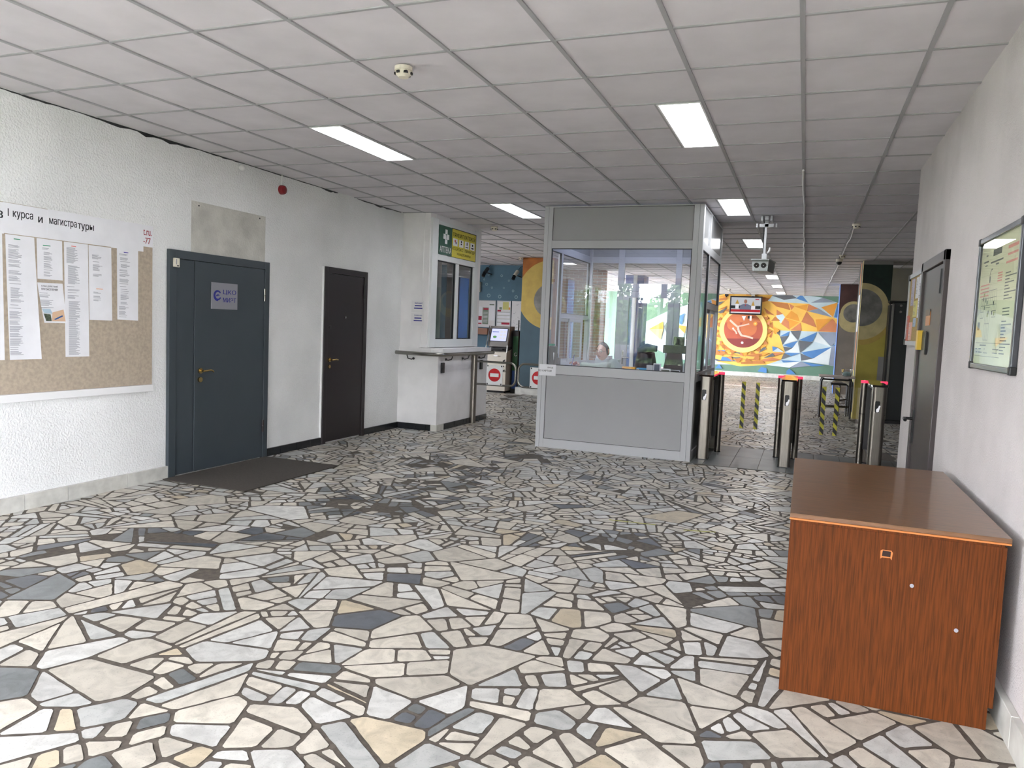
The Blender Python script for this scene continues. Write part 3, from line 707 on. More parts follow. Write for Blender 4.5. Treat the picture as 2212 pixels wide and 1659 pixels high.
MB().fbox(TF, -1.9, -1.84, 2.03, 2.2, -.05, .05).build('body', 'white', t); MB().fbox(TF, -1.98, -1.9, 2.1, 2.2, -.24, -.1).build('arm', 'black', t)
for u, l in ((-2.78, 'small dark security camera on the mural wall top, beside the television'), (-1.85, 'small pale camera at the mural wall top above the television')):
    t = thing('wall_camera', l, 'camera', (u, 28.9, 2.93)); MB().fbox(FRONT(28.9), u-.06, u+.06, 2.9, 2.97, 0, .1).build('housing', 'cream' if u > -2 else 'dark', t); MB().cyl((u, 28.8, 2.9), (u, 28.78, 2.87), .03).build('lens', 'black', t)

# ---------------------------------------------------------------- left wall: doors
d1 = struct(thing('door_1', None, None, (XL, 5.8, 0)))
mb = MB(); F = LEFT
mb.fbox(F, 5.13, 5.21, 0, 2.04, 0, .035); mb.fbox(F, 6.39, 6.46, 0, 2.04, 0, .035); mb.fbox(F, 5.21, 6.39, 1.965, 2.04, 0, .035); mb.build('door_frame', 'door_grey', d1, bevel=.003)
MB().fbox(F, 5.213, 5.43, .015, 1.962, 0, .022).build('side_leaf', 'door_grey', d1, bevel=.002)
MB().fbox(F, 5.436, 6.387, .015, 1.962, 0, .028).build('door_leaf', 'door_grey', d1, bevel=.003)
def lever(F, u, v, n, d, L, m, parent, droop=.015):
    h = MB().cyl(F.P(u, v, n), F.P(u, v, n+.012), .026, 22, 0); h.cyl(F.P(u, v, n+.01), F.P(u, v, n+.05), .010, 12)
    h.tube([F.P(u, v, n+.045), F.P(u+d*L*.3, v+.002, n+.052), F.P(u+d*L*.6, v+.006, n+.05), F.P(u+d*L*.85, v, n+.047), F.P(u+d*L, v-droop, n+.045)], [.009, .009, .0085, .008, .006], 12)
    return h.build('door_handle', m, parent, smooth='auto')
lever(F, 5.505, .955, .028, 1, .13, 'brass', d1)
MB().cyl(F.P(5.5, .872, .028), F.P(5.5, .872, .044), .024, 22).build('lock_rosette', 'brass', d1, smooth='auto')
for z in (1.64, .28):
    h = MB().cyl(F.P(6.385, z, .035), F.P(6.385, z+.06, .035), .011, 12).cyl(F.P(6.385, z+.065, .035), F.P(6.385, z+.125, .035), .0125, 12); h.build('hinge', 'steel' if z > 1 else 'door_dark', d1, smooth='auto')
t = thing('door_sign', 'brushed silver square sign with dark blue round logo on grey double door', 'sign', (XL+.03, 5.81, 1.54))
MB().fbox(F, 5.635, 5.985, 1.535, 1.785, .0285, .034).build('plate', 'plate', t, bevel=.001)
lg = MB(); lg.ring(F, 5.718, 1.665, .032, .047, .0345, 30, 0, .6, 2*PI-.5); lg.ring(F, 5.712, 1.662, .040, .052, .0346, 30, 0, 1.2, 4.9); lg.ring(F, 5.72, 1.66, .012, .019, .0345, 20, 0, .4, 3.4); lg.fpoly(F, [(5.69, 1.655), (5.75, 1.662), (5.70, 1.668)], .0347)
lg.build('logo', 'navy', t)
text('lettering', 'ЦКО', F, 5.788, 1.672, .05, .0345, 'navy', t, w=.175, bold=.005); text('lettering', 'МИЭТ', F, 5.788, 1.602, .045, .0345, 'navy', t, w=.175, bold=.008)
t = thing('door_sensor_box', 'small cream box at the top corner of grey double door', 'sensor', (XL+.035, 5.19, 1.88))
MB().fbox(F, 5.165, 5.22, 1.885, 1.965, .0355, .06).build('case', 'cream', t, bevel=.003); MB().fbox(F, 5.19, 5.208, 1.893, 1.903, .06, .062).build('label_mark', 'black', t); MB().fbox(F, 5.178, 5.186, 1.91, 1.955, .06, .061).build('slot', 'ink_grey', t)
d2 = struct(thing('door_2', None, None, (XL, 7.9, 0)))
mb = MB(); mb.fbox(F, 7.44, 7.51, 0, 2.09, 0, .035); mb.fbox(F, 8.28, 8.35, 0, 2.09, 0, .035); mb.fbox(F, 7.51, 8.28, 2.02, 2.09, 0, .035); mb.build('door_frame', 'door_dark', d2, bevel=.004)
MB().fbox(F, 7.515, 8.276, .02, 2.015, 0, .026).build('door_leaf', 'door_dark', d2, bevel=.006)
MB().fbox(F, 7.425, 7.44, 0, 2.09, 0, .02).build('trim', 'white', d2)
lever(F, 7.56, 1.0, .026, 1, .12, 'brass', d2, 0)
for (u, v, m_) in ((7.56, .92, 'brass'), (7.56, 1.385, 'steel_dark')): MB().cyl(F.P(u, v, .026), F.P(u, v, .036), .022, 20).build('lock_rosette', m_, d2, smooth='auto')
MB().cyl(F.P(7.875, 1.51, .026), F.P(7.875, 1.51, .034), .016, 20).build('peephole', 'steel', d2, smooth='auto')
MB().cyl(F.P(8.275, 1.75, .036), F.P(8.275, 1.92, .036), .012, 12).build('hinge', 'black', d2)
t = thing('fire_alarm_sounder', 'round red alarm beacon on left wall above the grey door', 'alarm', (XL, 6.66, 2.82))
MB().tube([F.P(6.66, 2.82, 0), F.P(6.66, 2.82, .025), F.P(6.66, 2.82, .045), F.P(6.66, 2.82, .055)], [.05, .05, .042, .02], 28).build('lens', 'red_dark', t, smooth='auto')
MB().tube([F.P(6.66, 2.865, .008), F.P(6.66, 2.97, .008)], .008, 8).build('conduit', 'white', t)
tag(MB().ball(LEFT.P(6.03, 2.92, .03), .03, .03, .03).build('sensor_knob', 'white', smooth=True), 'tiny white round sensor where left wall meets ceiling', 'sensor')
# door mat
m_ = MB().box(-5.215, -4.31, 5.055, 6.43, .003, .014).build('door_mat', 'mat_brown', bevel=.003); tag(m_, 'brown ribbed doormat lying in front of the grey double door', 'doormat')

# ---------------------------------------------------------------- left notice board
nb = thing('notice_board', 'big beige linen notice board on left wall by the grey door', 'notice board', (XL, 4.3, 1.5))
MB().fbox(F, 2.6, 4.96, .86, 2.205, 0, .016).build('panel', 'linen', nb)
MB().fbox(F, 2.6, 4.965, .80, .858, 0, .03).build('rail', 'white', nb, bevel=.003)
MB().fbox(F, 4.80, 4.962, 2.03, 2.208, .0162, .018).build('header_strip', 'paper', nb)
text('lettering', 't.ru.', F, 4.862, 2.125, .05, .0184, 'ink_red', nb, w=.085, bold=.006); text('lettering', '-77', F, 4.862, 2.055, .05, .0184, 'ink_red', nb, w=.075, bold=.006)
def sheet(name, lab, cat, F, pts, n, marks=None, group=None, m_='paper', curl=0, seed=0):   # pts: TL TR BR BL
    t = thing(name, lab, cat, F.P((pts[0][0]+pts[2][0])/2, pts[2][1], n), group)
    mb = MB(); R = 10; rows = []
    rn = random.Random(seed)
    for i in range(R+1):
        s = i/R; a = (pts[0][0]+(pts[3][0]-pts[0][0])*s, pts[0][1]+(pts[3][1]-pts[0][1])*s); b = (pts[1][0]+(pts[2][0]-pts[1][0])*s, pts[1][1]+(pts[2][1]-pts[1][1])*s)
        rows.append([F.P(a[0]+(b[0]-a[0])*k/4, a[1]+(b[1]-a[1])*k/4, n+.0015+curl*s*s*(1 if k in (0, 4) else .5)+rn.uniform(0, .0006)) for k in range(5)])
    mb.grid(rows[::-1]); mb.build('sheet', m_, t, smooth=True)
    if marks:
        mk = MB(); nn = n+.0032+curl
        for (col, u0, u1, v0, v1) in marks:
            s = (pts[0][1]-(v0+v1)/2)/max(.01, pts[0][1]-pts[3][1]); mk.fquad(F, u0, u1, v0, v1, n+.0034+curl*s*s, col)
        mk.build('print', ['ink_grey', 'green_mark', 'red_mark', 'blue_mark', 'orange_mark', 'ink'], t)
    return t
def lines(u0, u1, v1, v0, seed, h=.0032, gap=.0075, dens=.82):
    rn = random.Random(seed); out = []; v = v1; w = (u1-u0); b = 0
    while v > v0:
        if rn.random() < .06: v -= gap*2; b = rn.uniform(0, .12)*w
        if rn.random() < dens: out.append((0, u0+b, u0+b+w*rn.uniform(.35, .62), v-h, v))
        v -= gap
    return out
PG = 'printed lists pinned to the notice board'
sheet('notice_sheet', 'long list sheet cut off at the photo edge, left end of notice board', 'paper', F, [(3.45, 1.985), (3.66, 1.985), (3.67, 1.105), (3.46, 1.105)], .016, lines(3.49, 3.66, 1.2, 1.13, 1), PG)
sheet('notice_sheet', 'longest list with green heading, its bottom corner flaring wide', 'paper', F, [(3.682, 1.985), (3.895, 1.985), (3.94, 1.105), (3.70, 1.105)], .016, [(1, 3.742, 3.79, 1.955, 1.961)]+lines(3.70, 3.86, 1.945, 1.14, 2), PG, curl=.01, seed=2)
sheet('notice_sheet', 'short single sheet with green heading, above the colour leaflet', 'paper', F, [(3.913, 1.985), (4.115, 1.985), (4.12, 1.692), (3.918, 1.692)], .016, [(1, 3.96, 4.02, 1.935, 1.941)]+lines(3.955, 4.07, 1.92, 1.71, 3), PG, seed=3)
sheet('notice_sheet', 'long dense list with red heading in the middle of notice board', 'paper', F, [(4.13, 1.985), (4.335, 1.985), (4.345, 1.115), (4.14, 1.115)], .016, [(2, 4.19, 4.23, 1.955, 1.960)]+lines(4.15, 4.31, 1.945, 1.13, 4, dens=.97), PG, seed=4)
sheet('notice_sheet', 'two sheet list with small orange line, right of red headed list', 'paper', F, [(4.338, 1.983), (4.545, 1.983), (4.555, 1.40), (4.345, 1.402)], .018, [(4, 4.405, 4.465, 1.645, 1.650)]+lines(4.36, 4.50, 1.965, 1.71, 5, dens=.7)+lines(4.38, 4.50, 1.63, 1.55, 6, dens=.6), PG, seed=5)
sheet('notice_sheet', 'rightmost list with blue heading, standing apart on the board', 'paper', F, [(4.60, 1.985), (4.81, 1.985), (4.812, 1.405), (4.605, 1.41)], .016, [(3, 4.665, 4.71, 1.957, 1.963)]+lines(4.62, 4.78, 1.945, 1.43, 7, dens=.75), PG, seed=6)
lf = sheet('leaflet', 'leaflet with bold black title and small photos, curling at bottom left', 'leaflet', F, [(3.915, 1.665), (4.118, 1.668), (4.145, 1.372), (3.96, 1.372)], .017, lines(3.93, 4.10, 1.60, 1.48, 8), curl=.012, seed=7)
text('lettering', 'ПЛАН ДЕЙСТВИЙ', F, 3.945, 1.634, .016, .0215, 'ink', lf, w=.13, bold=.008); text('lettering', 'ПРИ ЗАСЕЛЕНИИ', F, 3.945, 1.612, .015, .0215, 'ink', lf, w=.13, bold=.008)
mat('pic_sky', (178, 200, 214), .6); mat('pic_tan', (214, 180, 150), .6); mat('pic_green', (92, 104, 84), .6, vary=.4, vscale=60); mat('pic_blue', (50, 90, 150), .6)
MB().fpoly(F, [(3.955, 1.44), (4.01, 1.435), (4.02, 1.385), (3.975, 1.385)], .030, 2).fpoly(F, [(3.945, 1.475), (4.01, 1.475), (4.03, 1.44), (3.96, 1.445)], .027, 0).fpoly(F, [(4.025, 1.45), (4.115, 1.475), (4.132, 1.385), (4.022, 1.385)], .030, 1).fpoly(F, [(4.035, 1.40), (4.105, 1.432), (4.11, 1.422), (4.05, 1.395)], .0308, 3).build('picture', ['pic_sky', 'pic_tan', 'pic_green', 'pic_blue'], lf)
bn = thing('paper_banner', 'white paper banner with black Cyrillic heading across notice board top', 'banner', (XL, 4.2, 2.0))
mb = MB()
for i, (a, b, v0, v1, n) in enumerate([(2.7, 3.672, 1.985, 2.20, .017), (3.668, 4.02, 1.99, 2.202, .0175), (4.0, 4.56, 1.99, 2.205, .018), (4.545, 4.862, 1.985, 2.21, .0185)]): mb.fbox(F, a, b, v0, v1, n, n+.0012)
mb.build('sheet', 'paper', bn)
MB().fbox(F, 3.69, 3.965, 2.085, 2.185, .0188, .0198).fbox(F, 4.0, 4.53, 2.065, 2.185, .0192, .0204).build('pasted_strip', 'paper', bn)
text('lettering', 'в', F, 3.625, 2.09, .05, .0212, 'ink', bn, w=.04, bold=.008); text('lettering', '1 курса', F, 3.70, 2.095, .068, .0212, 'ink', bn, w=.185, bold=.008); text('lettering', 'и', F, 3.925, 2.098, .042, .0212, 'ink', bn, w=.033, bold=.008)
text('lettering', 'магистра', F, 4.01, 2.085, .058, .0212, 'ink', bn, w=.225, bold=.008); text('lettering', 'туры', F, 4.245, 2.08, .058, .0212, 'ink', bn, w=.14, bold=.008)

# ---------------------------------------------------------------- right wall
F = RIGHT
d3 = struct(thing('door_3', None, None, (XR, 6.1, 0)))
mb = MB(); mb.fbox(F, -5.62, -5.56, 0, 2.10, -.02, .03); mb.fbox(F, -6.61, -6.54, 0, 2.10, -.02, .03); mb.fbox(F, -6.61, -5.56, 2.03, 2.10, -.02, .03); mb.build('door_frame', 'door_metal', d3, bevel=.004)
MB().fbox(F, -6.538, -5.622, .01, 2.028, -.02, .012).build('door_leaf', 'door_metal', d3, bevel=.004)
for z in (1.82, .3): MB().cyl(F.P(-5.64, z, .022), F.P(-5.64, z+.16, .022), .016, 14).build('hinge', 'black', d3)
h = MB().fbox(F, -6.52, -6.475, .72, .98, .012, .024).cyl(F.P(-6.497, .91, .02), F.P(-6.497, .91, .085), .011, 12).tube([F.P(-6.497, .91, .08), F.P(-6.45, .91, .085), F.P(-6.39, .905, .085)], .012, 12); h.build('door_handle', 'black', d3, smooth='auto')
MB().fbox(F, -6.30, -6.10, 1.62, 1.72, .012, .016).build('number_plate', mat('plate_orange', (190, 124, 70), .4), d3); MB().fbox(F, -6.30, -6.10, 1.59+.1, 1.735, .016, .018).build('plate_band', mat('plate_brown', (92, 66, 46), .4), d3)
b_ = thing('padlock_plate', 'yellow metal plate with dark latch on the brown metal door', 'latch', (XR-.012, 6.3, 1.45))
MB().fbox(F, -6.45, -6.37, 1.44, 1.585, .0135, .05).build('plate', mat('latch_yellow', (222, 184, 60), .4), b_); MB().fbox(F, -6.36, -6.19, 1.44, 1.58, .0135, .022).build('latch', 'steel_dark', b_, bevel=.004); MB().fbox(F, -6.18, -6.15, 1.41, 1.57, .0135, .026).build('bolt', 'black', b_)
b2 = thing('notice_board', 'small cork board with aluminium frame between metal door and wall corner', 'notice board', (XR, 7.0, 1.5))
mat('cork', (190, 164, 110), .95, vary=.15, vscale=80)
MB().fbox(F, -7.40, -6.63, 1.50, 2.04, 0, .012).build('cork', 'cork', b2); rings(MB(), F, -7.42, -6.60, 1.47, 2.07, .035, 0, .022).build('board_frame', 'alu_white', b2)
mb = MB()
for (u, v) in ((-7.42, 1.47), (-6.65, 1.47), (-7.42, 2.02), (-6.65, 2.02)): mb.fbox(F, u, u+.05, v, v+.05, 0, .026)
each(mb, 'corner_cap', 'dark', b2)
G2 = 'papers on the cork board by the metal door'
for i, (u0, u1, v0, v1, m_, l) in enumerate([(-6.80, -6.66, 1.69, 2.03, 'paper', 'tall white printed sheet at near edge of small cork board'), (-6.97, -6.83, 1.85, 2.02, 'paper', 'framed white notice with figure at top of small cork board'),
        (-7.04, -6.85, 1.70, 1.83, mat('paper_yellow', (214, 208, 130), .7), 'yellow and blue leaflet in the middle of small cork board'), (-6.98, -6.86, 1.62, 1.69, mat('paper_blue', (168, 186, 206), .7), 'small blue slip below the yellow leaflet'),
        (-7.22, -7.08, 1.8, 2.02, mat('paper_mauve', (186, 180, 196), .7), 'pale mauve sheet at the far top of small cork board'), (-7.36, -7.24, 1.5, 1.72, mat('paper_red', (196, 110, 90), .7), 'red bordered notice at the far bottom of small cork board'),
        (-7.2, -7.06, 1.51, 1.66, mat('paper_pink', (224, 180, 168), .7), 'pink sheet at the bottom of small cork board')]):
    t = thing('notice_sheet', l, 'paper', F.P((u0+u1)/2, v0, .014), G2); MB().fbox(F, u0, u1, v0, v1, .0125, .0155+.001*i).build('sheet', m_, t)
    mk = MB()
    for (c, a, b, c0_, d0) in lines(u0+.012, u1+.03, v1-.02, v0+.02, 40+i, .004, .012): mk.fquad(F, a, min(b, u1-.01), c0_, d0, .0157+.001*i+.0004)
    mk.build('print', 'ink_grey', t)
po = thing('evacuation_plan', 'glazed plan poster in dark grey frame high on the right wall', 'poster', (XR, 4.1, 1.4))
ptl, pbl, pbr = (-4.555, 2.03), (-4.555, 1.375), (-3.70, 1.375)
MB().fbox(F, -4.53, -3.72, 1.40, 2.01, .002, .012).build('backing', mat('poster_paper', (218, 222, 186), .6, vary=.06, vscale=3), po)
rings(MB(), F, -4.555, -3.70, 1.375, 2.035, .028, 0, .026).build('poster_frame', mat('frame_grey', (76, 78, 82), .25, metal=.5), po, bevel=.005)
mb = MB()
for (u, v) in ((-4.558, 1.372), (-3.735, 1.372), (-4.558, 2.0), (-3.735, 2.0)): mb.fbox(F, u, u+.038, v, v+.038, 0, .0285)
each(mb, 'corner_cap', 'black', po, bevel=.005)
mk = MB(); rn = random.Random(8)
n_ = .0125
for (a, b, c, d, col) in ((-4.27, -4.10, 1.925, 1.955, 0), (-4.42, -4.38, 1.935, 1.942, 0), (-4.46, -4.36, 1.905, 1.913, 0), (-4.31, -4.06, 1.892, 1.9, 0), (-4.43, -4.38, 1.887, 1.893, 0), (-4.2, -4.14, 1.878, 1.885, 0), (-3.98, -3.80, 1.93, 1.945, 1), (-3.98, -3.80, 1.9, 1.91, 1), (-4.0, -3.80, 1.865, 1.875, 1)): mk.fquad(F, a, b, c, d, n_, col)
for k in range(4): mk.fquad(F, -4.49, -4.30, 1.79-k*.018, 1.796-k*.018, n_, 1)
for k in range(4): mk.fquad(F, -4.14, -4.05, 1.83-k*.012, 1.836-k*.012, n_, 1)
for k in range(26):
    v = 1.82-k*.0145
    if k not in (9, 10, 14): mk.fquad(F, -3.99, -3.99+rn.uniform(.06, .2), v, v+.005, n_, 0)
mk.ring(F, -4.27, 1.83, .03, .036, n_, 20, 0, 1.2, 3.6); mk.fquad(F, -4.31, -4.285, 1.80, 1.83, n_, 2)
def plan(u0, u1, v0, v1, cells):
    for k in range(cells+1):
        a = u0+(u1-u0)*k/cells; mk.fquad(F, a-.0012, a+.0012, v0, v1, n_, 0)
    for v in (v0, (v0+v1)/2, v1): mk.fquad(F, u0, u1, v-.0012, v+.0012, n_, 0)
plan(-4.45, -4.13, 1.69, 1.76, 8); plan(-4.34, -4.24, 1.52, 1.68, 3); plan(-4.45, -4.38, 1.63, 1.69, 2); plan(-4.2, -4.12, 1.63, 1.69, 3)
for k in range(10): a = rn.uniform(-4.46, -4.16); b = rn.uniform(1.63, 1.74); mk.fquad(F, a, a+.02, b, b+.018, n_, rn.choice([0, 2, 3]))
for (u0, u1, v0, v1) in ((-4.5, -3.98, 1.505, 1.507), (-4.5, -3.98, 1.44, 1.442), (-4.4, -4.26, 1.492, 1.498), (-4.49, -4.46, 1.475, 1.479), (-4.42, -4.36, 1.475, 1.479), (-4.3, -4.28, 1.475, 1.479), (-4.48, -4.44, 1.458, 1.462), (-4.42, -4.34, 1.458, 1.462), (-4.31, -4.22, 1.456, 1.46), (-4.12, -4.0, 1.475, 1.479), (-4.12, -4.02, 1.458, 1.462)): mk.fquad(F, u0, u1, v0, v1, n_, 0)
mk.fquad(F, -4.49, -4.44, 1.57, 1.61, n_, 0)
mk.build('print', [mat('plan_ink', (96, 104, 92), .6), mat('plan_red', (214, 150, 134), .7), mat('plan_grey', (120, 134, 116), .6), mat('plan_green', (150, 160, 60), .6)], po)
MB().fquad(F, -4.535, -3.72, 1.395, 2.015, .018).build('glass', 'poster_glass', po)

# ---------------------------------------------------------------- wooden cabinet lying by the right wall
t = thing('wooden_cabinet', 'brown veneer cabinet box pushed against the right wall', 'cabinet', (.38, 4.0, 0))
x0, x1, y0, y1 = -.005, .787, 3.325, 4.86
MB().box(x0, x1-.03, y0, y0+.018, .002, .728).build('front_panel', 'wood_front', t, bevel=.001)
MB().box(x0+.003, x0+.02, y0+.018, y1, .002, .728).build('side_panel', 'wood_front', t); MB().box(x1-.05, x1-.033, y0+.018, y1, .002, .728).build('side_panel', 'wood_front', t); MB().box(x0+.02, x1-.05, y1-.018, y1, .002, .728).build('back_panel', 'wood_front', t)
MB().box(x0-.003, x1-.001, y0-.006, y1+.01, .747, .766).build('top_panel', 'wood_top', t, bevel=.0015)
MB().box(x0-.004, x1-.002, y0-.008, y0+.002, .7395, .7465).build('edge_strip', 'wood_edge', t)
MB().box(x0, x1-.02, y0+.002, y1, .728, .7468).build('underlay', 'wood_front', t)
MB().box(x1-.03, x1-.012, y0+.004, y1, .09, .728).build('side_panel', 'wood_front', t)
F = FRONT(3.325)
rh = random.Random(2)
def blob(u, v, r, k=10, j=.25): return [(u+r*(1+rh.uniform(-j, j))*math.cos(2*PI*i/k), v+r*(1+rh.uniform(-j, j))*math.sin(2*PI*i/k)) for i in range(k)]
MB().fpoly(F, [(.342, .622), (.348, .628), (.378, .629), (.383, .621), (.386, .652), (.38, .66), (.347, .66), (.341, .655)], .0006, 0).fpoly(F, [(.347, .634), (.378, .633), (.379, .656), (.349, .657)], .001, 1).build('lock_hole', ['wood_edge', 'wood_dark'], t)
for (u, v) in ((.462, .53), (.628, .378)): MB().cyl(F.P(u, v, 0), F.P(u, v, .003), .0075, 18).build('screw_cap', 'ink_grey', t)

# ---------------------------------------------------------------- pharmacy kiosk
KX, KY = -4.645, 9.25
mb = MB()
mb.box(XL, KX, KY, KY+.12, 0, 1.03); mb.box(XL, -4.95, KY, KY+.06, 1.03, 1.14); mb.box(KX-.12, KX, KY+.12, 10.98, 0, 1.03); mb.box(XL, KX-.12, 10.86, 10.98, 0, 1.03)
struct(mb.build('wall_kiosk', 'plaster_smooth')); mb = MB()
mb.box(XL-.1, -4.93, 9.27, 9.5, 1.14, H+.05); mb.box(-4.93, -4.842, 9.28, 9.44, 1.14, H+.05); mb.box(-4.93, -4.835, 9.44, 10.98, 2.90, H+.05); mb.box(XL-.1, -4.83, 10.88, 10.98, 1.14, H+.05)
struct(mb.build('wall_kiosk_upper', 'plaster_smooth'))
mb = MB(); mb.prism(Fr((0, 0, 0), (1, 0, 0), (0, 1, 0)), [(-4.95, 9.20), (-4.72, 9.19), (-4.60, 9.30), (-4.60, 11.0), (-4.95, 11.0)], 1.045, 1.135)
t = mb.build('kiosk_ledge', 'plaster_smooth', bevel=.012); tag(t, 'thick rough plastered ledge under the pharmacy kiosk window', 'ledge')
F = Fr((KX, 0, 0), (0, 1, 0), (0, 0, 1))
bb('baseboard_kiosk_front', 'black_tile', FRONT(KY), XL+.02, -4.72, .085, .02, [-5.1, -4.95, -4.8]); bb('baseboard_kiosk_side', 'black_tile', F, 9.45, 10.98, .085, .02, [9.8, 10.1, 10.4, 10.7])
struct(MB().box(-4.72, KX+.02, KY-.02, 9.45, 0, .085).build('baseboard_kiosk_corner', 'patch'))
KF = Fr((-4.83, 0, 0), (0, 1, 0), (0, 0, 1))
kw = thing('kiosk_window', 'white plastic sliding window with two panes in pharmacy kiosk', 'window', (-4.83, 10.1, 1.15))
mb = MB(); mb.fbox(KF, 9.30, 9.47, 1.145, 2.92, -.07, .02); mb.fbox(KF, 10.72, 10.86, 1.145, 2.92, -.07, .02); mb.fbox(KF, 9.47, 10.72, 2.84, 2.90, -.07, .02); mb.fbox(KF, 9.47, 10.72, 2.36, 2.44, -.07, .02); mb.fbox(KF, 9.47, 10.72, 1.145, 1.26, -.07, .02)
mb.build('window_frame', 'pvc', kw, bevel=.004)
MB().fbox(KF, 10.09, 10.18, 1.26, 2.36, -.06, .012).build('mullion', 'pvc', kw, bevel=.004)
for a, b in ((9.48, 10.09), (10.18, 10.70)):
    rings(MB(), KF, a, b, 1.26, 2.36, .012, -.03, -.005).build('gasket', 'dark', kw); MB().fquad(KF, a, b, 1.26, 2.36, -.02).build('pane', 'clear_glass', kw)
mat('kiosk_grey', (176, 182, 180), .8, vary=.25, vscale=1.5)
struct(MB().box(-5.5, -5.45, 9.5, 10.88, 1.14, 2.9).build('wall_kiosk_inner', 'kiosk_grey'))
t = thing('exit_sign', 'small green running man exit sign inside the kiosk window', 'sign', (-4.9, 10.3, 1.7)); EF = Fr((-4.90, 0, 0), (0, 1, 0), (0, 0, 1))
MB().fbox(EF, 10.20, 10.36, 1.67, 1.85, -.01, 0).build('board', 'green_sign', t); MB().disc(EF, 10.30, 1.82, .013, .001, 12).fpoly(EF, [(10.28, 1.77), (10.31, 1.80), (10.33, 1.79), (10.30, 1.75), (10.33, 1.71), (10.31, 1.70), (10.28, 1.74), (10.26, 1.71), (10.25, 1.715)], .001).fpoly(EF, [(10.21, 1.76), (10.24, 1.77), (10.24, 1.75)], .001).build('figure', 'white', t)
sg = thing('pharmacy_sign', 'green pharmacy sign with white cross and cup on the kiosk', 'sign', (-4.81, 9.7, 2.45)); SFk = Fr((-4.81, 0, 0), (0, 1, 0), (0, 0, 1))
MB().fbox(SFk, 9.475, 9.872, 2.445, 2.845, 0, .012).build('board', 'green_sign', sg)
MB().fbox(SFk, 9.645, 9.715, 2.60, 2.80, .012, .0135).fbox(SFk, 9.59, 9.77, 2.665, 2.735, .012, .0136).build('cross', 'white', sg)
MB().disc(SFk, 9.68, 2.735, .026, .014, 20, 0, .016, PI, 2*PI).fquad(SFk, 9.676, 9.684, 2.67, 2.72, .014).fquad(SFk, 9.664, 9.696, 2.662, 2.668, .014).ring(SFk, 9.68, 2.70, .008, .011, .0141, 14, 0, -1.2, 2.2).build('cup_emblem', 'green_sign', sg)
text('lettering', 'АПТЕКА', SFk, 9.487, 2.475, .085, .0135, 'white', sg, w=.365, bold=.008)
sy = thing('payment_sign', 'yellow sign for payments, copying and stationery beside the pharmacy sign', 'sign', (-4.81, 10.3, 2.45))
MB().fbox(SFk, 9.876, 10.70, 2.445, 2.845, 0, .012).build('board', 'yellow_sign', sy)
MB().fbox(SFk, 9.873, 10.703, 2.84, 2.85, 0, .014).fbox(SFk, 10.70, 10.71, 2.44, 2.85, 0, .014).build('edging', 'black', sy)
text('lettering', 'ПРИЕМ ПЛАТЕЖЕЙ', SFk, 9.90, 2.735, .075, .0135, 'ink', sy, w=.77, bold=.008); text('lettering', 'КСЕРОКС   ПРИНТЕР', SFk, 9.89, 2.545, .042, .0135, 'ink', sy, w=.78); text('lettering', 'КАНЦТОВАРЫ', SFk, 10.05, 2.475, .042, .0135, 'ink', sy, w=.47)
for k in range(4):
    u = 9.905+k*.2; MB().fbox(SFk, u, u+.15, 2.605, 2.71, .012, .0135).build('tile', 'white', sy, bevel=.006)
MB().disc(SFk, 9.97, 2.675, .02, .0142, 14, 0).disc(SFk, 10.0, 2.65, .018, .0144, 14, 2).disc(SFk, 10.18, 2.685, .018, .0142, 14, 1).fquad(SFk, 10.16, 10.2, 2.64, 2.66, .0142, 1).disc(SFk, 10.38, 2.675, .014, .0142, 14, 1, .03).fquad(SFk, 10.33, 10.43, 2.618, 2.63, .0142, 1).fquad(SFk, 10.56, 10.6, 2.66, 2.69, .0142, 1).fquad(SFk, 10.54, 10.62, 2.62, 2.64, .0142, 1).build('pictogram', ['red', 'ink', 'navy'], sy)
FF = FRONT(9.27)
for (v0, v1, l, w_) in ((1.62, 1.78, 'upper of two white notices on the kiosk front wall', 'Внимание!'), (1.44, 1.61, 'lower of two white notices on the kiosk front wall', None)):
    t = thing('notice_sheet', l, 'paper', (-4.99, 9.38, v0), 'notices on the kiosk front wall'); MB().fbox(FF, -5.09, -4.90, v0, v1, .001, .003).build('sheet', 'paper2', t)
    text('lettering', w_ or 'ВНИМАНИЕ!', FF, -5.04, v1-.04, .02, .0035, 'navy', t, w=.12, bold=.006)
    mk = MB(); mk.fquad(FF, -5.04, -4.93, v1-.075, v1-.06, .0035); mk.fquad(FF, -5.05, -4.92, v1-.11, v1-.095, .0035); mk.build('print', 'navy', t)
# steel handrail round the ledge
hr = thing('handrail', 'round stainless handrail wrapping round the kiosk ledge corner', 'handrail', (-4.6, 9.9, .95))
pts = [(-5.22, 9.10, 1.065), (-4.82, 9.10, 1.06), (-4.66, 9.12, 1.06), (-4.56, 9.22, 1.06), (-4.54, 9.35, 1.06), (-4.54, 10.95, 1.06)]
MB().tube(pts, .026, 20).build('rail', 'steel', hr, smooth='auto')
def brk(p, q):
    m = MB(); m.tube([p, (p[0]+(q[0]-p[0])*.2, p[1]+(q[1]-p[1])*.2, p[2]-.06), (p[0]+(q[0]-p[0])*.7, p[1]+(q[1]-p[1])*.7, p[2]-.075), q], .008, 10); m.ball(q, .018); m.build('bracket', 'steel_dark', hr, smooth=True)
brk((-5.05, 9.10, 1.05), (-5.02, 9.24, .985))
for y in (9.5, 10.05, 10.65): brk((-4.54, y, 1.05), (-4.64, y-.02, .985))
for i, y in enumerate((9.37, 10.70)):
    t = MB().fbox(F, y-.04, y+.04, .80, .945, .001, .03).build('card_reader', 'black', bevel=.008); tag(t, ['black card reader near the corner under the kiosk ledge', 'black card reader behind the gate post under kiosk ledge'][i], 'card reader', 'black card readers on the kiosk')
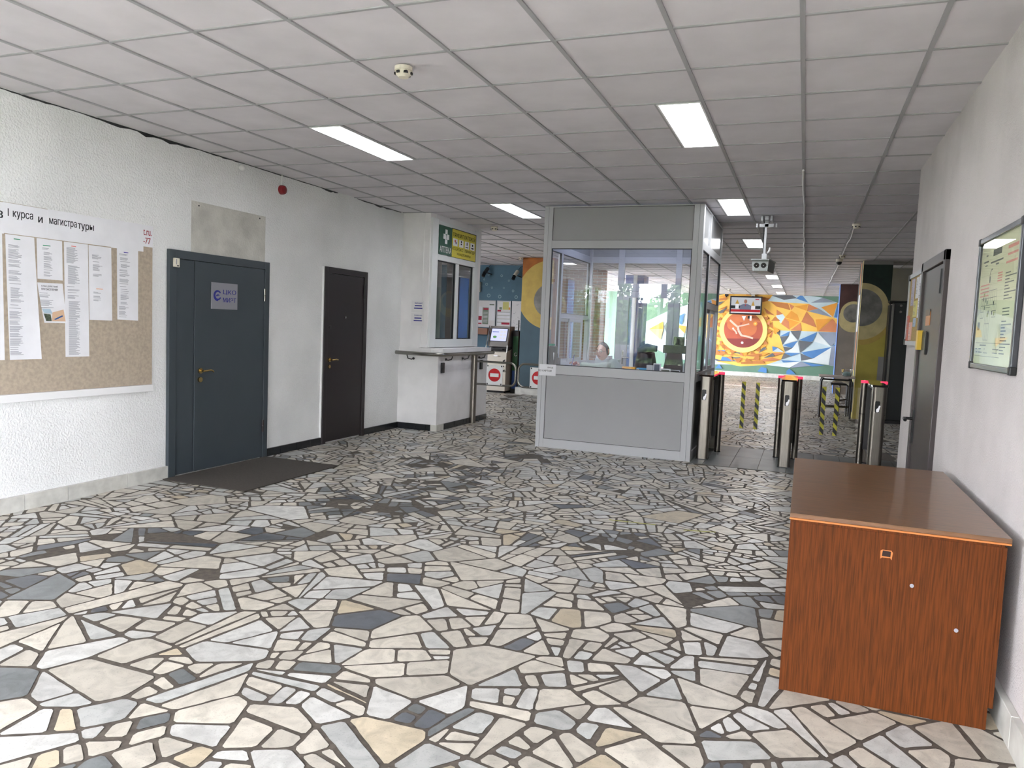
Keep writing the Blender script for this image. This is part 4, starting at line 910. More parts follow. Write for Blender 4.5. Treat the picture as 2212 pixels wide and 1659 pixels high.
# swing gates
gt = thing('swing_gate', 'steel post with tube gate and no entry sign beside kiosk', 'gate', (-4.62, 10.42, 0))
MB().cyl((-4.60, 10.38, .0), (-4.60, 10.38, 1.03), .045, 24).build('post', 'steel_brushed', gt, smooth='auto')
GY = 10.38
def loop(x0, x1, z0, z1, open_left=True):
    r = .09; p = [(x0, GY, z1)]
    s = 1 if x1 > x0 else -1
    for k in range(7): a = PI/2-PI/2*k/6; p.append((x1-s*r+s*r*math.cos(a), GY, z1-r+r*math.sin(a)))
    for k in range(7): a = -PI/2*k/6; p.append((x1-s*r+s*r*math.cos(a), GY, z0+r+r*math.sin(a)))
    p.append((x0, GY, z0)); return p
MB().tube(loop(-4.56, -3.935, .60, .94), .016, 14).build('gate_loop', 'steel', gt, smooth='auto')
def noentry(x0, x1, z0, z1, parent):
    G = FRONT(GY-.02); MB().fbox(G, x0, x1, z0, z1, 0, .006).build('sign_plate', 'white', parent, bevel=.004)
    MB().disc(G, (x0+x1)/2, (z0+z1)/2, .098, .0066, 40).build('sign_disc', 'red', parent); MB().fbox(G, (x0+x1)/2-.068, (x0+x1)/2+.068, (z0+z1)/2-.026, (z0+z1)/2+.026, .0068, .0074).build('sign_bar', 'white', parent)
    mb = MB()
    for a in (x0+.02, x1-.02):
        for b in (z0+.015, z1-.015): mb.fbox(G, a-.008, a+.008, b-.012, b+.012, .006, .009)
    each(mb, 'clip', 'dark', parent)
noentry(-4.39, -4.13, .60, .90, gt)
g2 = thing('swing_gate', 'second tube gate partly hidden behind the glass booth edge', 'gate', (-3.2, 10.38, 0))
MB().tube(loop(-3.17, -3.89, .60, .94), .016, 14).build('gate_loop', 'steel', g2, smooth='auto'); MB().cyl((-3.13, 10.38, 0), (-3.13, 10.38, 1.03), .04, 24).build('post', 'steel_brushed', g2, smooth='auto')
noentry(-3.70, -3.44, .60, .90, g2)

# ---------------------------------------------------------------- machines by the blue wall
at_ = thing('payment_terminal', 'beige self service payment terminal with lit screen before blue wall', 'machine', (-6.3, 15.4, 0))
AF = FRONT(15.35)
Pside = Fr((0, 0, 0), (0, 1, 0), (0, 0, 1))   # u=y, v=z, n=x
mat('atm_beige', (196, 188, 174), .4); mat('atm_grey', (130, 126, 122), .35, metal=.3); mat('atm_dark', (74, 72, 72), .4)
MB().prism(Pside, [(15.35, .05), (15.85, .05), (15.85, 1.0), (15.38, .9)], -6.54, -6.06).build('lower_cabinet', 'atm_beige', at_, bevel=.006)
MB().prism(Pside, [(15.42, .88), (15.85, .88), (15.85, 1.02), (15.50, 1.02)], -6.53, -6.07).build('tray', 'atm_dark', at_)
MB().prism(Pside, [(15.40, 1.02), (15.85, 1.02), (15.85, 1.47), (15.56, 1.47)], -6.53, -6.07).build('head', 'atm_grey', at_, bevel=.01)
nrm = Vector((0, -.45, .16)); HF = Fr((-6.30, 15.40, 1.02), (1, 0, 0), (0, .16, .45))
scr = MB(); scr.fquad(HF, -.185, .185, .13, .41, .004, 0); scr.fquad(HF, -.165, -.01, .33, .345, .005, 1); scr.disc(HF, -.09, .22, .045, .005, 14, 2, .03)
for k in range(3): scr.fquad(HF, .02, .085, .17+k*.075, .22+k*.075, .005, 3).fquad(HF, .10, .165, .17+k*.075, .22+k*.075, .005, 3)
scr.build('screen', ['s_blue', 's_navy', 's_green', 's_white'], at_)
rings(MB(), HF, -.20, .20, .115, .425, .015, 0, .004).build('bezel', 'dark', at_)
MB().box(-6.44, -6.16, 15.36, 15.5, .955, .975).build('slot', 'black', at_)
MB().box(-6.50, -6.1, 15.4, 15.8, 0, .05).build('base', 'black', at_)
AF2 = FRONT(15.345); MB().ring(AF2, -6.28, .33, .13, .155, .001, 30, 0, PI, 2*PI).build('smile_decal', 'dark', at_); MB().disc(AF2, -6.3, .82, .05, .002, 16, 0, .013).build('logo', 's_white', at_)  # paper-like logo brightened with the screen emission
ar = MB().fpoly(AF2, [(-6.12, .62), (-6.12, .57), (-6.08, .595)], .002).fpoly(AF2, [(-6.13, .50), (-6.075, .53), (-6.075, .49), (-6.13, .46)], .002).fpoly(AF2, [(-6.13, .72), (-6.075, .75), (-6.075, .71), (-6.13, .68)], .002); each(ar, 'arrow_decal', 'black', at_)
for s in (-6.545, -6.045): MB().tube([(s, 15.36, .9), (s, 15.38, 1.05), (s, 15.52, 1.47)], .012, 8).build('trim', 'steel', at_)
gm = thing('green_terminal', 'black framed green and blue terminal behind the payment terminal', 'machine', (-5.95, 15.9, 0))
MB().box(-6.03, -5.87, 15.6, 16.2, 0, 1.38).build('cabinet', 'black', gm, bevel=.01); mat('scr_green', (16, 84, 40), .3, vary=.5, vscale=2); mat('scr_blue', (30, 70, 140), .3)
G = FRONT(15.6); MB().fquad(G, -6.0, -5.88, .5, 1.26, .002).build('green_front', 'scr_green', gm); MB().fquad(G, -6.0, -5.88, .1, .5, .002).build('blue_front', 'scr_blue', gm); MB().ring(G, -5.93, .86, .03, .038, .003, 20, 0, 1, 6).build('emblem', 'white', gm)
MB().cyl((-6.0, 15.9, 1.38), (-6.0, 15.9, 1.62), .015, 8).build('antenna', 'black', gm)
# boards on the blue wall
F = FRONT(17.6)
mat('crimson', (170, 30, 60), .7)
for i, (u0, u1, v0, v1, l) in enumerate([(-8.4, -7.27, 1.42, 2.10, 'white information board on blue wall, the half nearer the kiosk'), (-7.24, -6.86, 1.42, 2.10, 'narrow information board with yellow sheet on blue wall')]):
    t = thing('information_board', l, 'board', F.P((u0+u1)/2, v0, 0), 'information boards on the blue wall'); MB().fbox(F, u0, u1, v0, v1, 0, .02).build('panel', 'paper2', t); rings(MB(), F, u0, u1, v0, v1, .02, 0, .025).build('board_frame', 'alu_white', t)
    mk = MB()
    if i == 0:
        for (a, b, c, d, m_) in ((-7.84, -7.64, 1.50, 1.94, 0), (-7.62, -7.46, 1.50, 1.92, 2), (-7.45, -7.30, 1.6, 2.04, 1), (-7.83, -7.77, 1.98, 2.04, 2), (-7.44, -7.31, 1.98, 2.01, 2), (-7.6, -7.46, 1.86, 1.9, 3), (-7.76, -7.64, 1.6, 1.7, 3), (-7.76, -7.64, 1.5, 1.53, 3), (-7.83, -7.77, 1.72, 1.78, 3)): mk.fquad(F, a, b, c, d, .0215+m_*.0004, m_)
        for k in range(8): mk.fquad(F, -7.6, -7.48, 1.55+k*.035, 1.56+k*.035, .0235, 0)
    else:
        for k in range(4): mk.fquad(F, -7.22, -6.88, 1.50+k*.085, 1.555+k*.085, .0215, 0).fquad(F, -7.22, -6.88, 1.557+k*.085, 1.565+k*.085, .022, 2)
        mk.fquad(F, -7.08, -6.92, 1.88, 2.07, .022, 4).fquad(F, -7.1, -6.88, 1.51, 1.56, .0226, 3).fquad(F, -7.22, -7.12, 1.83, 1.87, .0226, 3).fquad(F, -7.17, -7.1, 1.88, 1.94, .022, 2).fquad(F, -6.92, -6.88, 1.88, 1.94, .0224, 5)
    mk.build('pinned_sheets', ['paper', 'paper', 'plan_grey', 'crimson', 'paper_yellow', 'orange_mark'], t)
t = thing('wall_map', 'pale printed map sheet on blue wall beside the pillar', 'map', F.P(-6.7, 1.4, 0)); MB().fbox(F, -6.84, -6.54, 1.38, 2.10, 0, .01).build('sheet', 'paper2', t)
mk = MB(); rn = random.Random(9)
for k in range(26): a, b = rn.uniform(-6.82, -6.62), rn.uniform(1.42, 2.05); mk.fquad(F, a, a+rn.uniform(.01, .06), b, b+.008, .011)
mk.build('print', 'ink_grey', t)
t = MB().fbox(F, -8.4, -7.40, 1.24, 1.40, 0, .2).build('wooden_shelf', mat('shelf_wood', (140, 84, 48), .5)); tag(t, 'orange brown wooden shelf board below the information boards', 'shelf')
t = thing('wall_box', 'small pale control box on blue wall by the kiosk corner', 'control box', F.P(-7.76, 2.35, 0)); MB().fbox(F, -7.86, -7.70, 2.30, 2.55, 0, .08).build('case', 'cream', t, bevel=.01); MB().fbox(F, -7.82, -7.78, 2.46, 2.5, .08, .083).build('window', 'dark', t)
for i, (u, v, l) in enumerate([(-7.52, 2.80, 'security camera on the blue wall near the kiosk'), (-6.72, 2.74, 'security camera with wires beside the orange and blue pillar')]):
    t = thing('security_camera', l, 'camera', F.P(u, v, 0), 'security cameras over the blue wall'); MB().tube([F.P(u+.1, v-.05, 0), F.P(u+.03, v-.02, .12)], .012, 8).build('arm', 'steel_dark', t)
    MB().tube([F.P(u+.03, v+.09, .10), F.P(u-.01, v-.03, .2)], .045, 14).build('housing', 'cream' if i else 'dark', t); MB().tube([F.P(u-.01, v-.03, .2), F.P(u-.03, v-.12, .25)], .042, 14).build('hood', 'black', t)
    MB().tube([F.P(u+.03, v+.09, .1), F.P(u+.08, v+.2, .03), F.P(u+.2, v+.22, .01)], .006, 6).build('wire', 'black', t)

# ---------------------------------------------------------------- glass security booth
BX0, BX1, BY0, BY1 = -3.06, -1.152, 8.86, 10.92
HB = H-.012
bt = thing('security_booth', 'grey framed glass security booth reaching up to the ceiling', 'booth', (-2.1, 9.9, 0))
mb = MB()
for (x0, x1, y0, y1) in ((BX0, BX0+.05, BY0, BY0+.05), (BX0+.052, BX0+.105, BY0, BY0+.05), (BX1-.05, BX1, BY0, BY0+.05), (BX1-.115, BX1-.052, BY0, BY0+.05), (BX0, BX0+.05, BY0+.052, BY0+.1), (BX1-.05, BX1, BY0+.052, BY0+.1),
                         (BX0, BX0+.06, BY1-.06, BY1), (BX1-.06, BX1, BY1-.06, BY1)): mb.box(x0, x1, y0, y1, 0, HB)
each(mb, 'corner_post', 'alu_white', bt, bevel=.002)
BFR = FRONT(BY0)
mb = MB(); a, b = BX0+.105, BX1-.115
for z0, z1 in ((0, .11), (.92, 1.03), (2.455, 2.55), (2.945, HB)): mb.fbox(BFR, a, b, z0, z1, -.05, 0)
each(mb, 'front_rail', 'alu_white', bt, bevel=.002)
MB().fbox(BFR, a, b, .11, .92, -.03, -.012).build('lower_panel', 'panel', bt); MB().fbox(BFR, a, b, 2.55, 2.945, -.03, -.012).build('upper_panel', 'panel', bt)
rings(MB(), BFR, a, b, 1.03, 2.455, .008, -.03, -.002).build('gasket', 'gasket', bt); MB().fquad(BFR, a, b, 1.03, 2.455, -.015).build('front_glass', 'booth_glass', bt)
mb = rings(MB(), BFR, a, b, .11, .92, .005, -.013, -.0095); rings(mb, BFR, a, b, 2.55, 2.945, .005, -.013, -.0095); mb.build('panel_seam', 'steel_dark', bt)
# right side wall (faces +x) and left side wall
for side, (xx, F) in {'r': (BX1, Fr((BX1, 0, 0), (0, 1, 0), (0, 0, 1))), 'l': (BX0, Fr((BX0+.05, 0, 0), (0, 1, 0), (0, 0, 1)))}.items():
    ym = 9.56 if side == 'r' else 9.47
    a, b = BY0+.1, BY1-.06
    mb = MB()
    for z0, z1 in ((0, .11), (.92, 1.03), (2.455, 2.55), (2.945, HB)): mb.fbox(F, a, b, z0, z1, -.05, 0)
    mb.fbox(F, ym, ym+.07, .11, .92, -.05, 0); mb.fbox(F, ym, ym+.07, 1.03, 2.455, -.05, 0); mb.fbox(F, ym, ym+.07, 2.55, 2.945, -.05, 0); mb.fbox(F, ym+.07, b, 1.62 if side == 'l' else 1.80, 1.68 if side == 'l' else 1.88, -.05, 0)
    each(mb, 'side_rail', 'alu_white', bt, bevel=.002)
    zt = 1.68 if side == 'l' else 1.88; zb = 1.62 if side == 'l' else 1.80
    MB().fbox(F, a, b, .11, .92, -.03, -.015).build('lower_panel', 'panel', bt)
    mb = MB(); mb.fbox(F, a, ym, 2.55, 2.945, -.03, -.015); mb.fbox(F, ym+.07, b, 2.55, 2.945, -.03, -.015); each(mb, 'upper_panel', mat('panel_gloss', (170, 172, 174), .15), bt)
    mb = MB(); rings(mb, F, a, ym, 1.03, 2.455, .008, -.03, -.002); rings(mb, F, ym+.07, b, zt, 2.455, .008, -.03, -.002); mb.build('gasket', 'gasket', bt)
    mb = MB(); mb.fquad(F, a, ym, 1.03, 2.455, -.015); mb.fquad(F, ym+.07, b, zt, 2.455, -.015); each(mb, 'side_glass', 'booth_glass', bt)
    yy = (ym+.07+b)/2
    mb = MB(); rings(mb, F, ym+.07, yy+.03, 1.03, zb, .045, -.045, -.025); mb.build('sliding_sash', 'alu_white', bt); MB().fquad(F, ym+.11, yy-.01, 1.07, zb-.04, -.035).build('sash_glass', 'booth_glass', bt)
    mb = MB(); rings(mb, F, (yy-.25 if side == 'l' else yy-.2), b-.25 if side == 'l' else b-.3, 1.03, zb, .045, -.022, -.004); mb.build('sliding_sash', 'alu_white', bt); MB().fquad(F, (yy-.2 if side == 'l' else yy-.15), (b-.3 if side == 'l' else b-.34), 1.07, zb-.04, -.012).build('sash_glass', 'booth_glass', bt)
# rear wall
F = FRONT(BY1-.05)
mb = MB()
for (u0, u1) in ((-3.0, -2.98), (-2.59, -2.50), (-1.76, -1.68), (-1.24, -1.21)): mb.fbox(F, u0, u1, 0, HB, -.05, 0)
for z0, z1 in ((2.46, 2.55), (2.93, HB)):
    for u0, u1 in ((-2.98, -2.59), (-2.50, -1.76), (-1.68, -1.24)): mb.fbox(F, u0, u1, z0, z1, -.05, 0)
mb.fbox(F, -2.50, -1.76, 2.06, 2.17, -.05, 0); mb.fbox(F, -2.98, -2.59, .92, 1.03, -.05, 0); mb.fbox(F, -1.68, -1.24, .92, 1.03, -.05, 0); mb.fbox(F, -2.98, -2.59, 0, .1, -.05, 0); mb.fbox(F, -1.68, -1.24, 0, .1, -.05, 0)
each(mb, 'rear_rail', 'alu_white', bt, bevel=.002)
each(MB().fbox(F, -2.98, -2.59, .1, .92, -.03, -.015).fbox(F, -1.68, -1.24, .1, .92, -.03, -.015), 'lower_panel', 'panel', bt); each(MB().fbox(F, -2.98, -2.59, 2.55, 2.93, -.03, -.015).fbox(F, -2.50, -1.76, 2.55, 2.93, -.03, -.015).fbox(F, -1.68, -1.24, 2.55, 2.93, -.03, -.015), 'upper_panel', 'panel', bt)
each(MB().fquad(F, -2.98, -2.59, 1.03, 2.46, -.02).fquad(F, -2.50, -1.76, 2.17, 2.46, -.02).fquad(F, -1.68, -1.24, 1.03, 2.46, -.02), 'rear_glass', 'clear_glass', bt)
bd = rings(MB(), F, -2.498, -1.762, .02, 2.055, .085, -.045, .005).fbox(F, -2.42, -1.84, .10, .5, -.03, -.015).build('booth_door', 'alu_white', bt)
MB().fquad(F, -2.413, -1.847, .5, 1.97, -.02).build('door_glass', 'clear_glass', bt)
MB().fbox(F, -2.475, -2.45, 1.0, 1.2, .005, .012).cyl(F.P(-2.462, 1.1, .01), F.P(-2.462, 1.1, .05), .009, 10).tube([F.P(-2.462, 1.1, .05), F.P(-2.36, 1.1, .05)], .009, 10).build('door_handle', 'steel', bt)
# lamp under the booth ceiling
t = thing('booth_lamp', 'cool white ceiling lamp inside the glass booth, behind its top panel', 'light', (-2.1, 9.9, H-.02))
MB().box(-2.4, -1.8, 9.6, 10.2, H-.05, H-.015).build('case', 'white', t, bevel=.004); MB().poly([(-2.38, 10.18, H-.051), (-1.82, 10.18, H-.051), (-1.82, 9.62, H-.051), (-2.38, 9.62, H-.051)]).build('diffuser', mat('lamp_cool', (240, 245, 255), emit=(205, 218, 255), es=5), t)
# signs on the front
t = thing('entry_notice', 'white paper notice taped to the booth front at its left corner', 'paper', (-2.93, BY0, .89)); MB().fbox(BFR, -3.045, -2.83, .895, 1.035, .001, .003).build('sheet', 'paper', t)
text('lettering', 'ВХОД', BFR, -2.937, .985, .02, .0035, 'ink', t, w=.07, bold=.008, align='LEFT'); 
text('lettering', 'ПО КАРТАМ', BFR, -3.02, .945, .022, .0035, 'ink', t, w=.17, bold=.008)
for o in t.children:
    if o.name.startswith('lettering') and o == t.children[1]: o.location.x -= .035
# inside the booth
dk = thing('booth_desk', 'grey desk along the left window inside the glass booth', 'desk', (-2.7, 9.7, 0))
MB().box(-2.99, -2.35, 9.2, 10.3, .91, .94).build('desk_top', 'pvc', dk, bevel=.003); MB().box(-2.98, -2.95, 9.22, 10.28, 0, .91).build('side_panel', 'pvc', dk); MB().box(-2.98, -2.37, 10.25, 10.28, 0, .91).build('side_panel', 'pvc', dk)
ct = thing('booth_counter', 'white counter shelf below the booth front window', 'counter', (-1.7, 9.05, 0))
MB().box(-2.99, -1.22, 8.93, 9.2, .95, .975).build('counter_top', 'pvc', ct, bevel=.003); MB().box(-2.2, -2.17, 8.93, 9.18, 0, .95).build('support', 'pvc', ct); MB().box(-1.25, -1.22, 8.93, 9.18, 0, .95).build('support', 'pvc', ct)
zc = .9755
def simple(name, label, cat, parts, loc, group=None):
    t = thing(name, label, cat, loc, group)
    for n, (m_, mb) in parts: mb.build(n, m_, t)
    return t
mat('amber', (226, 160, 40), .5); mat('cyan', (70, 160, 206), .5); mat('grey_box', (190, 194, 196), .5); mat('slate_box', (70, 84, 104), .4); mat('dark_green', (60, 70, 50), .5)
simple('paper_box', 'low amber yellow box on booth counter', 'box', [('carton', ('amber', MB().box(-2.06, -1.90, 9.10, 9.18, zc, 1.05))), ('logo', ('red', MB().fquad(FRONT(9.1), -2.06, -2.03, zc+.01, 1.03, .001)))], (-1.98, 9.14, zc))
simple('paper_box', 'low bright blue box with white face label on booth counter', 'box', [('carton', ('cyan', MB().box(-1.88, -1.75, 9.10, 9.18, zc, 1.045))), ('picture', ('white', MB().fquad(FRONT(9.1), -1.885, -1.85, zc+.01, 1.035, .001)))], (-1.81, 9.14, zc))
simple('card_packet', 'upright pale grey packet between blue box and dark slate packet', 'packet', [('packet', ('grey_box', MB().box(-1.745, -1.67, 9.02, 9.05, zc, 1.09)))], (-1.7, 9.03, zc))
simple('card_packet', 'upright slate blue packet with white rim on booth counter', 'packet', [('packet', ('white', MB().box(-1.66, -1.575, 9.0, 9.03, zc, 1.115))), ('face', ('slate_box', MB().fquad(FRONT(9.0), -1.65, -1.585, zc+.015, 1.105, .001)))], (-1.62, 9.01, zc))
simple('card_holder', 'low white rimmed dark green holder on booth counter', 'holder', [('holder', ('white', MB().box(-1.57, -1.455, 8.98, 9.03, zc, 1.06))), ('face', ('dark_green', MB().fquad(FRONT(8.98), -1.56, -1.465, zc+.01, 1.045, .001)))], (-1.51, 9.0, zc))
simple('card_holder', 'low black holder beside the dark monitor in booth', 'holder', [('holder', ('white', MB().box(-1.45, -1.345, 8.98, 9.03, zc, 1.05))), ('face', ('black', MB().fquad(FRONT(8.98), -1.445, -1.35, zc+.006, 1.045, .001)))], (-1.4, 9.0, zc))
mo = thing('monitor', 'black monitor seen from behind at the right end of booth counter', 'monitor', (-1.42, 9.3, .94))  # dark shapes stand for a monitor plus door crossbars reflected in the glass
MB().box(-1.62, -1.28, 9.36, 9.40, 1.235, 1.335).build('bezel', 'black', mo, bevel=.006); MB().box(-1.50, -1.37, 9.38, 9.42, 1.33, 1.44).build('bracket', 'black', mo, bevel=.006); MB().prism(FRONT(9.4), [(-1.63, .94), (-1.36, .94), (-1.40, 1.24), (-1.57, 1.24)], -.06, .02).build('body', 'black', mo, bevel=.01)
cab = thing('side_cabinet', 'grey equipment cabinet below the monitor inside the booth', 'cabinet', (-1.45, 9.5, 0)); MB().box(-1.66, -1.24, 9.25, 9.7, 0, .94).build('body', 'dark', cab); MB().fbox(FRONT(9.25), -1.64, -1.26, .1, .9, 0, .01).build('door', 'steel_dark', cab)
t = thing('desk_telephone', 'light grey telephone beside the black monitor in booth', 'telephone', (-1.3, 9.12, zc)); MB().prism(Fr((0, 0, 0), (0, 1, 0), (0, 0, 1)), [(9.08, zc), (9.18, zc), (9.18, 1.12), (9.15, 1.13)], -1.33, -1.25).build('base', 'grey_box', t, bevel=.004); MB().tube([(-1.29, 9.07, 1.0), (-1.29, 9.1, 1.04), (-1.29, 9.14, 1.08)], [.015, .01, .015], 10).build('handset', 'black', t)
MB().tube([(-1.34, 9.07, zc+.01), (-1.42, 9.05, zc+.03), (-1.5, 9.06, zc+.06), (-1.55, 9.08, zc+.05)], .004, 6).build('cord', 'white', t)
t = thing('office_chair', 'black high backed office chair inside booth behind the counter', 'chair', (-1.95, 10.1, 0))
MB().tube([(-1.98, 10.1, .8), (-1.98, 10.08, 1.2), (-1.96, 10.05, 1.24)], [.2, .12, .08], 16).build('backrest', 'black', t, smooth=True)
MB().tube([(-2.07, 10.02, 1.22), (-1.95, 10.0, 1.27), (-1.82, 10.0, 1.26)], [.045, .06, .04], 14).build('headrest', 'slate_box', t, smooth=True)
MB().box(-2.2, -1.75, 9.75, 10.2, .44, .52).build('seat', 'black', t, bevel=.03); MB().cyl((-1.97, 9.98, .08), (-1.97, 9.98, .44), .03).build('post', 'steel_dark', t)
for k in range(5):
    a = 2*PI*k/5; MB().tube([(-1.97, 9.98, .09), (-1.97+.28*math.cos(a), 9.98+.28*math.sin(a), .05)], .02, 8).build('leg', 'black', t); MB().ball((-1.97+.28*math.cos(a), 9.98+.28*math.sin(a), .028), .027).build('caster', 'black', t)
t = thing('desk_bag', 'black bag with green top standing in the booth left corner', 'bag', (-3.0+.06, 9.15, zc)); MB().box(-2.985, -2.90, 9.0, 9.12, zc, 1.26).build('body', 'black', t, bevel=.02); MB().box(-2.985, -2.94, 9.0, 9.12, 1.262, 1.285).build('top', 'green_mark', t); MB().fpoly(FRONT(9.0), [(-2.92, 1.18), (-2.905, 1.18), (-2.91, 1.08)], .001).build('tag', 'white', t)
t = thing('hand_radio', 'black handheld radio standing at booth left front corner', 'radio', (-2.86, 9.05, zc)); MB().box(-2.88, -2.83, 9.0, 9.04, zc, 1.12).build('body', 'dark', t, bevel=.006); MB().cyl((-2.87, 9.02, 1.12), (-2.87, 9.02, 1.17), .006).build('antenna', 'black', t)
t = thing('folder_stack', 'stack of blue folders on the booth desk by the seated person', 'folders', (-2.75, 9.4, .941))
for k in range(4): MB().box(-2.92+k*.006, -2.62-k*.01, 9.22, 9.50-k*.01, .941+k*.018, .957+k*.018).build('folder', mat('folder_blue', (56, 96, 150), .5), t)
t = thing('desk_stamp', 'small red stamp lying on the blue folders', 'stamp', (-2.72, 9.3, 1.012)); MB().tube([(-2.74, 9.3, 1.03), (-2.69, 9.3, 1.06)], [.016, .022], 12).build('handle', 'red_dark', t)
t = thing('cardboard_box', 'white office tray with papers behind the seated person', 'tray', (-2.5, 10.2, .941)); MB().box(-2.62, -2.42, 9.9, 10.12, .941, 1.10).build('tray', 'grey_box', t, bevel=.004); MB().box(-2.61, -2.43, 9.91, 10.11, 1.101, 1.14).build('papers', 'paper', t)
t = thing('open_book', 'open paper register under the seated person\'s hand', 'book', (-2.62, 9.62, .941)); MB().box(-2.78, -2.55, 9.52, 9.72, .941, .955).build('pages', 'paper', t)
st = thing('stool', 'plain grey seat carrying the person in the booth', 'stool', (-2.02, 9.55, 0))
MB().box(-2.2, -1.80, 9.36, 9.76, .50, .54).build('seat', 'dark', st, bevel=.01)
for a in (-2.17, -1.83):
    for b in (9.39, 9.73): MB().cyl((a, b, 0), (a, b, .5), .014, 10).build('leg', 'steel_dark', st)

# ---------------------------------------------------------------- seated person
def skin(name, nodes, edges, m, parent, sub=2, root=0):
    me = bpy.data.meshes.new(name); off = tuple(parent.get('_loc', (0, 0, 0)))
    me.from_pydata([(n[0]-off[0], n[1]-off[1], n[2]-off[2]) for n in nodes], edges, [])
    o = bpy.data.objects.new(name, me); COL.objects.link(o); o.parent = parent; o['_loc'] = off
    me.materials.append(MATS[m])
    sk = o.modifiers.new('skin', 'SKIN'); sk.use_smooth_shade = True
    if not me.skin_vertices: me.attributes
    if not me.skin_vertices:
        bpy.context.view_layer.objects.active = o; o.select_set(True); bpy.ops.mesh.customdata_skin_add(); o.select_set(False)
    for i, n in enumerate(nodes):
        r = n[3]; me.skin_vertices[0].data[i].radius = (r, n[4] if len(n) > 4 else r); me.skin_vertices[0].data[i].use_root = (i in (root if isinstance(root, tuple) else (root,)))
    s = o.modifiers.new('sub', 'SUBSURF'); s.levels = sub; s.render_levels = sub
    return o
pe = thing('person', 'seated grey haired person in pale green ribbed sweater writing inside the booth', 'person', (-2.05, 9.55, .52))
# faces the left window, head turned towards the entrance
N = []; Ed = []
def nd(x, y, z, r, r2=None): N.append((x, y, z, r, r2 or r)); return len(N)-1
pel = nd(-2.02, 9.56, .66, .15, .13); sp = nd(-2.05, 9.56, .82, .135, .12); ch = nd(-2.10, 9.56, .98, .14, .11); nk = nd(-2.17, 9.55, 1.09, .062); hd = nd(-2.225, 9.54, 1.155, .06)
Ed += [(pel, sp), (sp, ch), (ch, nk), (nk, hd)]
for s in (-1, 1):      # legs under the desk
    h_ = nd(-2.08, 9.56+s*.10, .62, .085); k_ = nd(-2.48, 9.56+s*.12, .60, .065); a_ = nd(-2.50, 9.56+s*.12, .12, .045); f_ = nd(-2.66, 9.56+s*.12, .05, .04)
    Ed += [(pel, h_), (h_, k_), (k_, a_), (a_, f_)]
hands = []
for s, e_, w_ in ((-1, (-2.28, 9.28, 1.0), (-2.50, 9.40, 1.035)), (1, (-2.32, 9.80, .99), (-2.53, 9.64, 1.0))):
    sh = nd(-2.11, 9.56+s*.16, 1.03, .065); el = nd(*e_, .05); wr_ = nd(*w_, .03); pm = nd(w_[0]-.05, w_[1]+.02*-s*0+.02, w_[2]+.005, .032, .02)
    Ed += [(ch, sh), (sh, el), (el, wr_), (wr_, pm)]; hands.append((wr_, pm, s))
body = skin('body', N, Ed, 'skin', pe, 2, pel)
# head with features, shaped as one surface joined over the neck
HC = Vector((-2.235, 9.535, 1.205)); fd = Vector((-.35, -.93, -.04)).normalized(); fr = Vector((0, 0, 1)).cross(fd).normalized()*-1; fu = fr.cross(fd)*-1
if fu.z < 0: fu = -fu
mb = MB(); rows = []
for i in range(25):
    t_ = PI*i/24; row = []
    for k in range(32):
        p = 2*PI*k/32; x_ = math.sin(t_)*math.sin(p); y_ = math.sin(t_)*math.cos(p); z_ = math.cos(t_)   # y_: face direction
        sx, sy, sz = .076, .092, .112
        if z_ < 0: sx *= 1-.22*z_*z_; sy *= 1-.08*z_*z_
        q = Vector((x_*sx, y_*sy, z_*sz))
        if y_ > .6: q.y -= .006
        f_ = math.exp(-((x_/.16)**2+((z_+.08)/.22)**2)) if y_ > 0 else 0; q.y += .024*f_                       # nose
        f_ = math.exp(-(((abs(x_)-.38)/.16)**2+((z_-.08)/.12)**2)) if y_ > 0 else 0; q.y -= .010*f_          # eye sockets
        f_ = math.exp(-((x_/.4)**2+((z_-.28)/.1)**2)) if y_ > 0 else 0; q.y += .006*f_                         # brow
        f_ = math.exp(-((x_/.25)**2+((z_+.48)/.1)**2)) if y_ > 0 else 0; q.y += .007*f_                        # lips
        f_ = math.exp(-((x_/.3)**2+((z_+.85)/.15)**2)) if y_ > 0 else 0; q.y += .012*f_                        # chin
        row.append(HC+fr*q.x+fd*q.y+fu*q.z)
    rows.append(row)
mb.grid(rows, 0, True)
for s in (-1, 1): mb.tube([HC+fr*s*.070+fd*.0+fu*.03, HC+fr*s*.084-fd*.012+fu*.035, HC+fr*s*.088-fd*.014+fu*0, HC+fr*s*.074-fd*.0-fu*.028], [.006, .012, .012, .005], 8)
hdm = mb.build('head', 'skin', pe, smooth=True)
mb = MB()
for s in (-1, 1): mb.ball(HC+fr*s*.030+fd*.074+fu*.010, .011, seg=10)
each(mb, 'eye', 'cream', pe, smooth=True)
mb = MB()
for s in (-1, 1): mb.ball(HC+fr*s*.030+fd*.0835+fu*.010, .0045, seg=8)
each(mb, 'pupil', 'ink', pe, smooth=True)
mb = MB()
for s in (-1, 1): mb.tube([HC+fr*s*.012+fd*.088+fu*.028, HC+fr*s*.03+fd*.089+fu*.033, HC+fr*s*.05+fd*.078+fu*.027], [.003, .004, .002], 6)
each(mb, 'eyebrow', 'hair', pe); MB().tube([HC-fr*.025+fd*.084-fu*.052, HC+fd*.095-fu*.050, HC+fr*.025+fd*.084-fu*.052], [.003, .005, .003], 8).build('mouth', mat('lips', (150, 86, 82), .5), pe)
mb = MB()
for s in (-1, 1):
    c = HC+fr*s*.031+fd*.097+fu*.006; pts = [c+fr*.024*math.cos(2*PI*k/20)+fu*.018*math.sin(2*PI*k/20) for k in range(21)]; mb.tube(pts, .0016, 6, caps=False); mb.tube([c+fr*s*.024, HC+fr*s*.078+fd*.06+fu*.012, HC+fr*s*.082+fu*.018], .0016, 6)
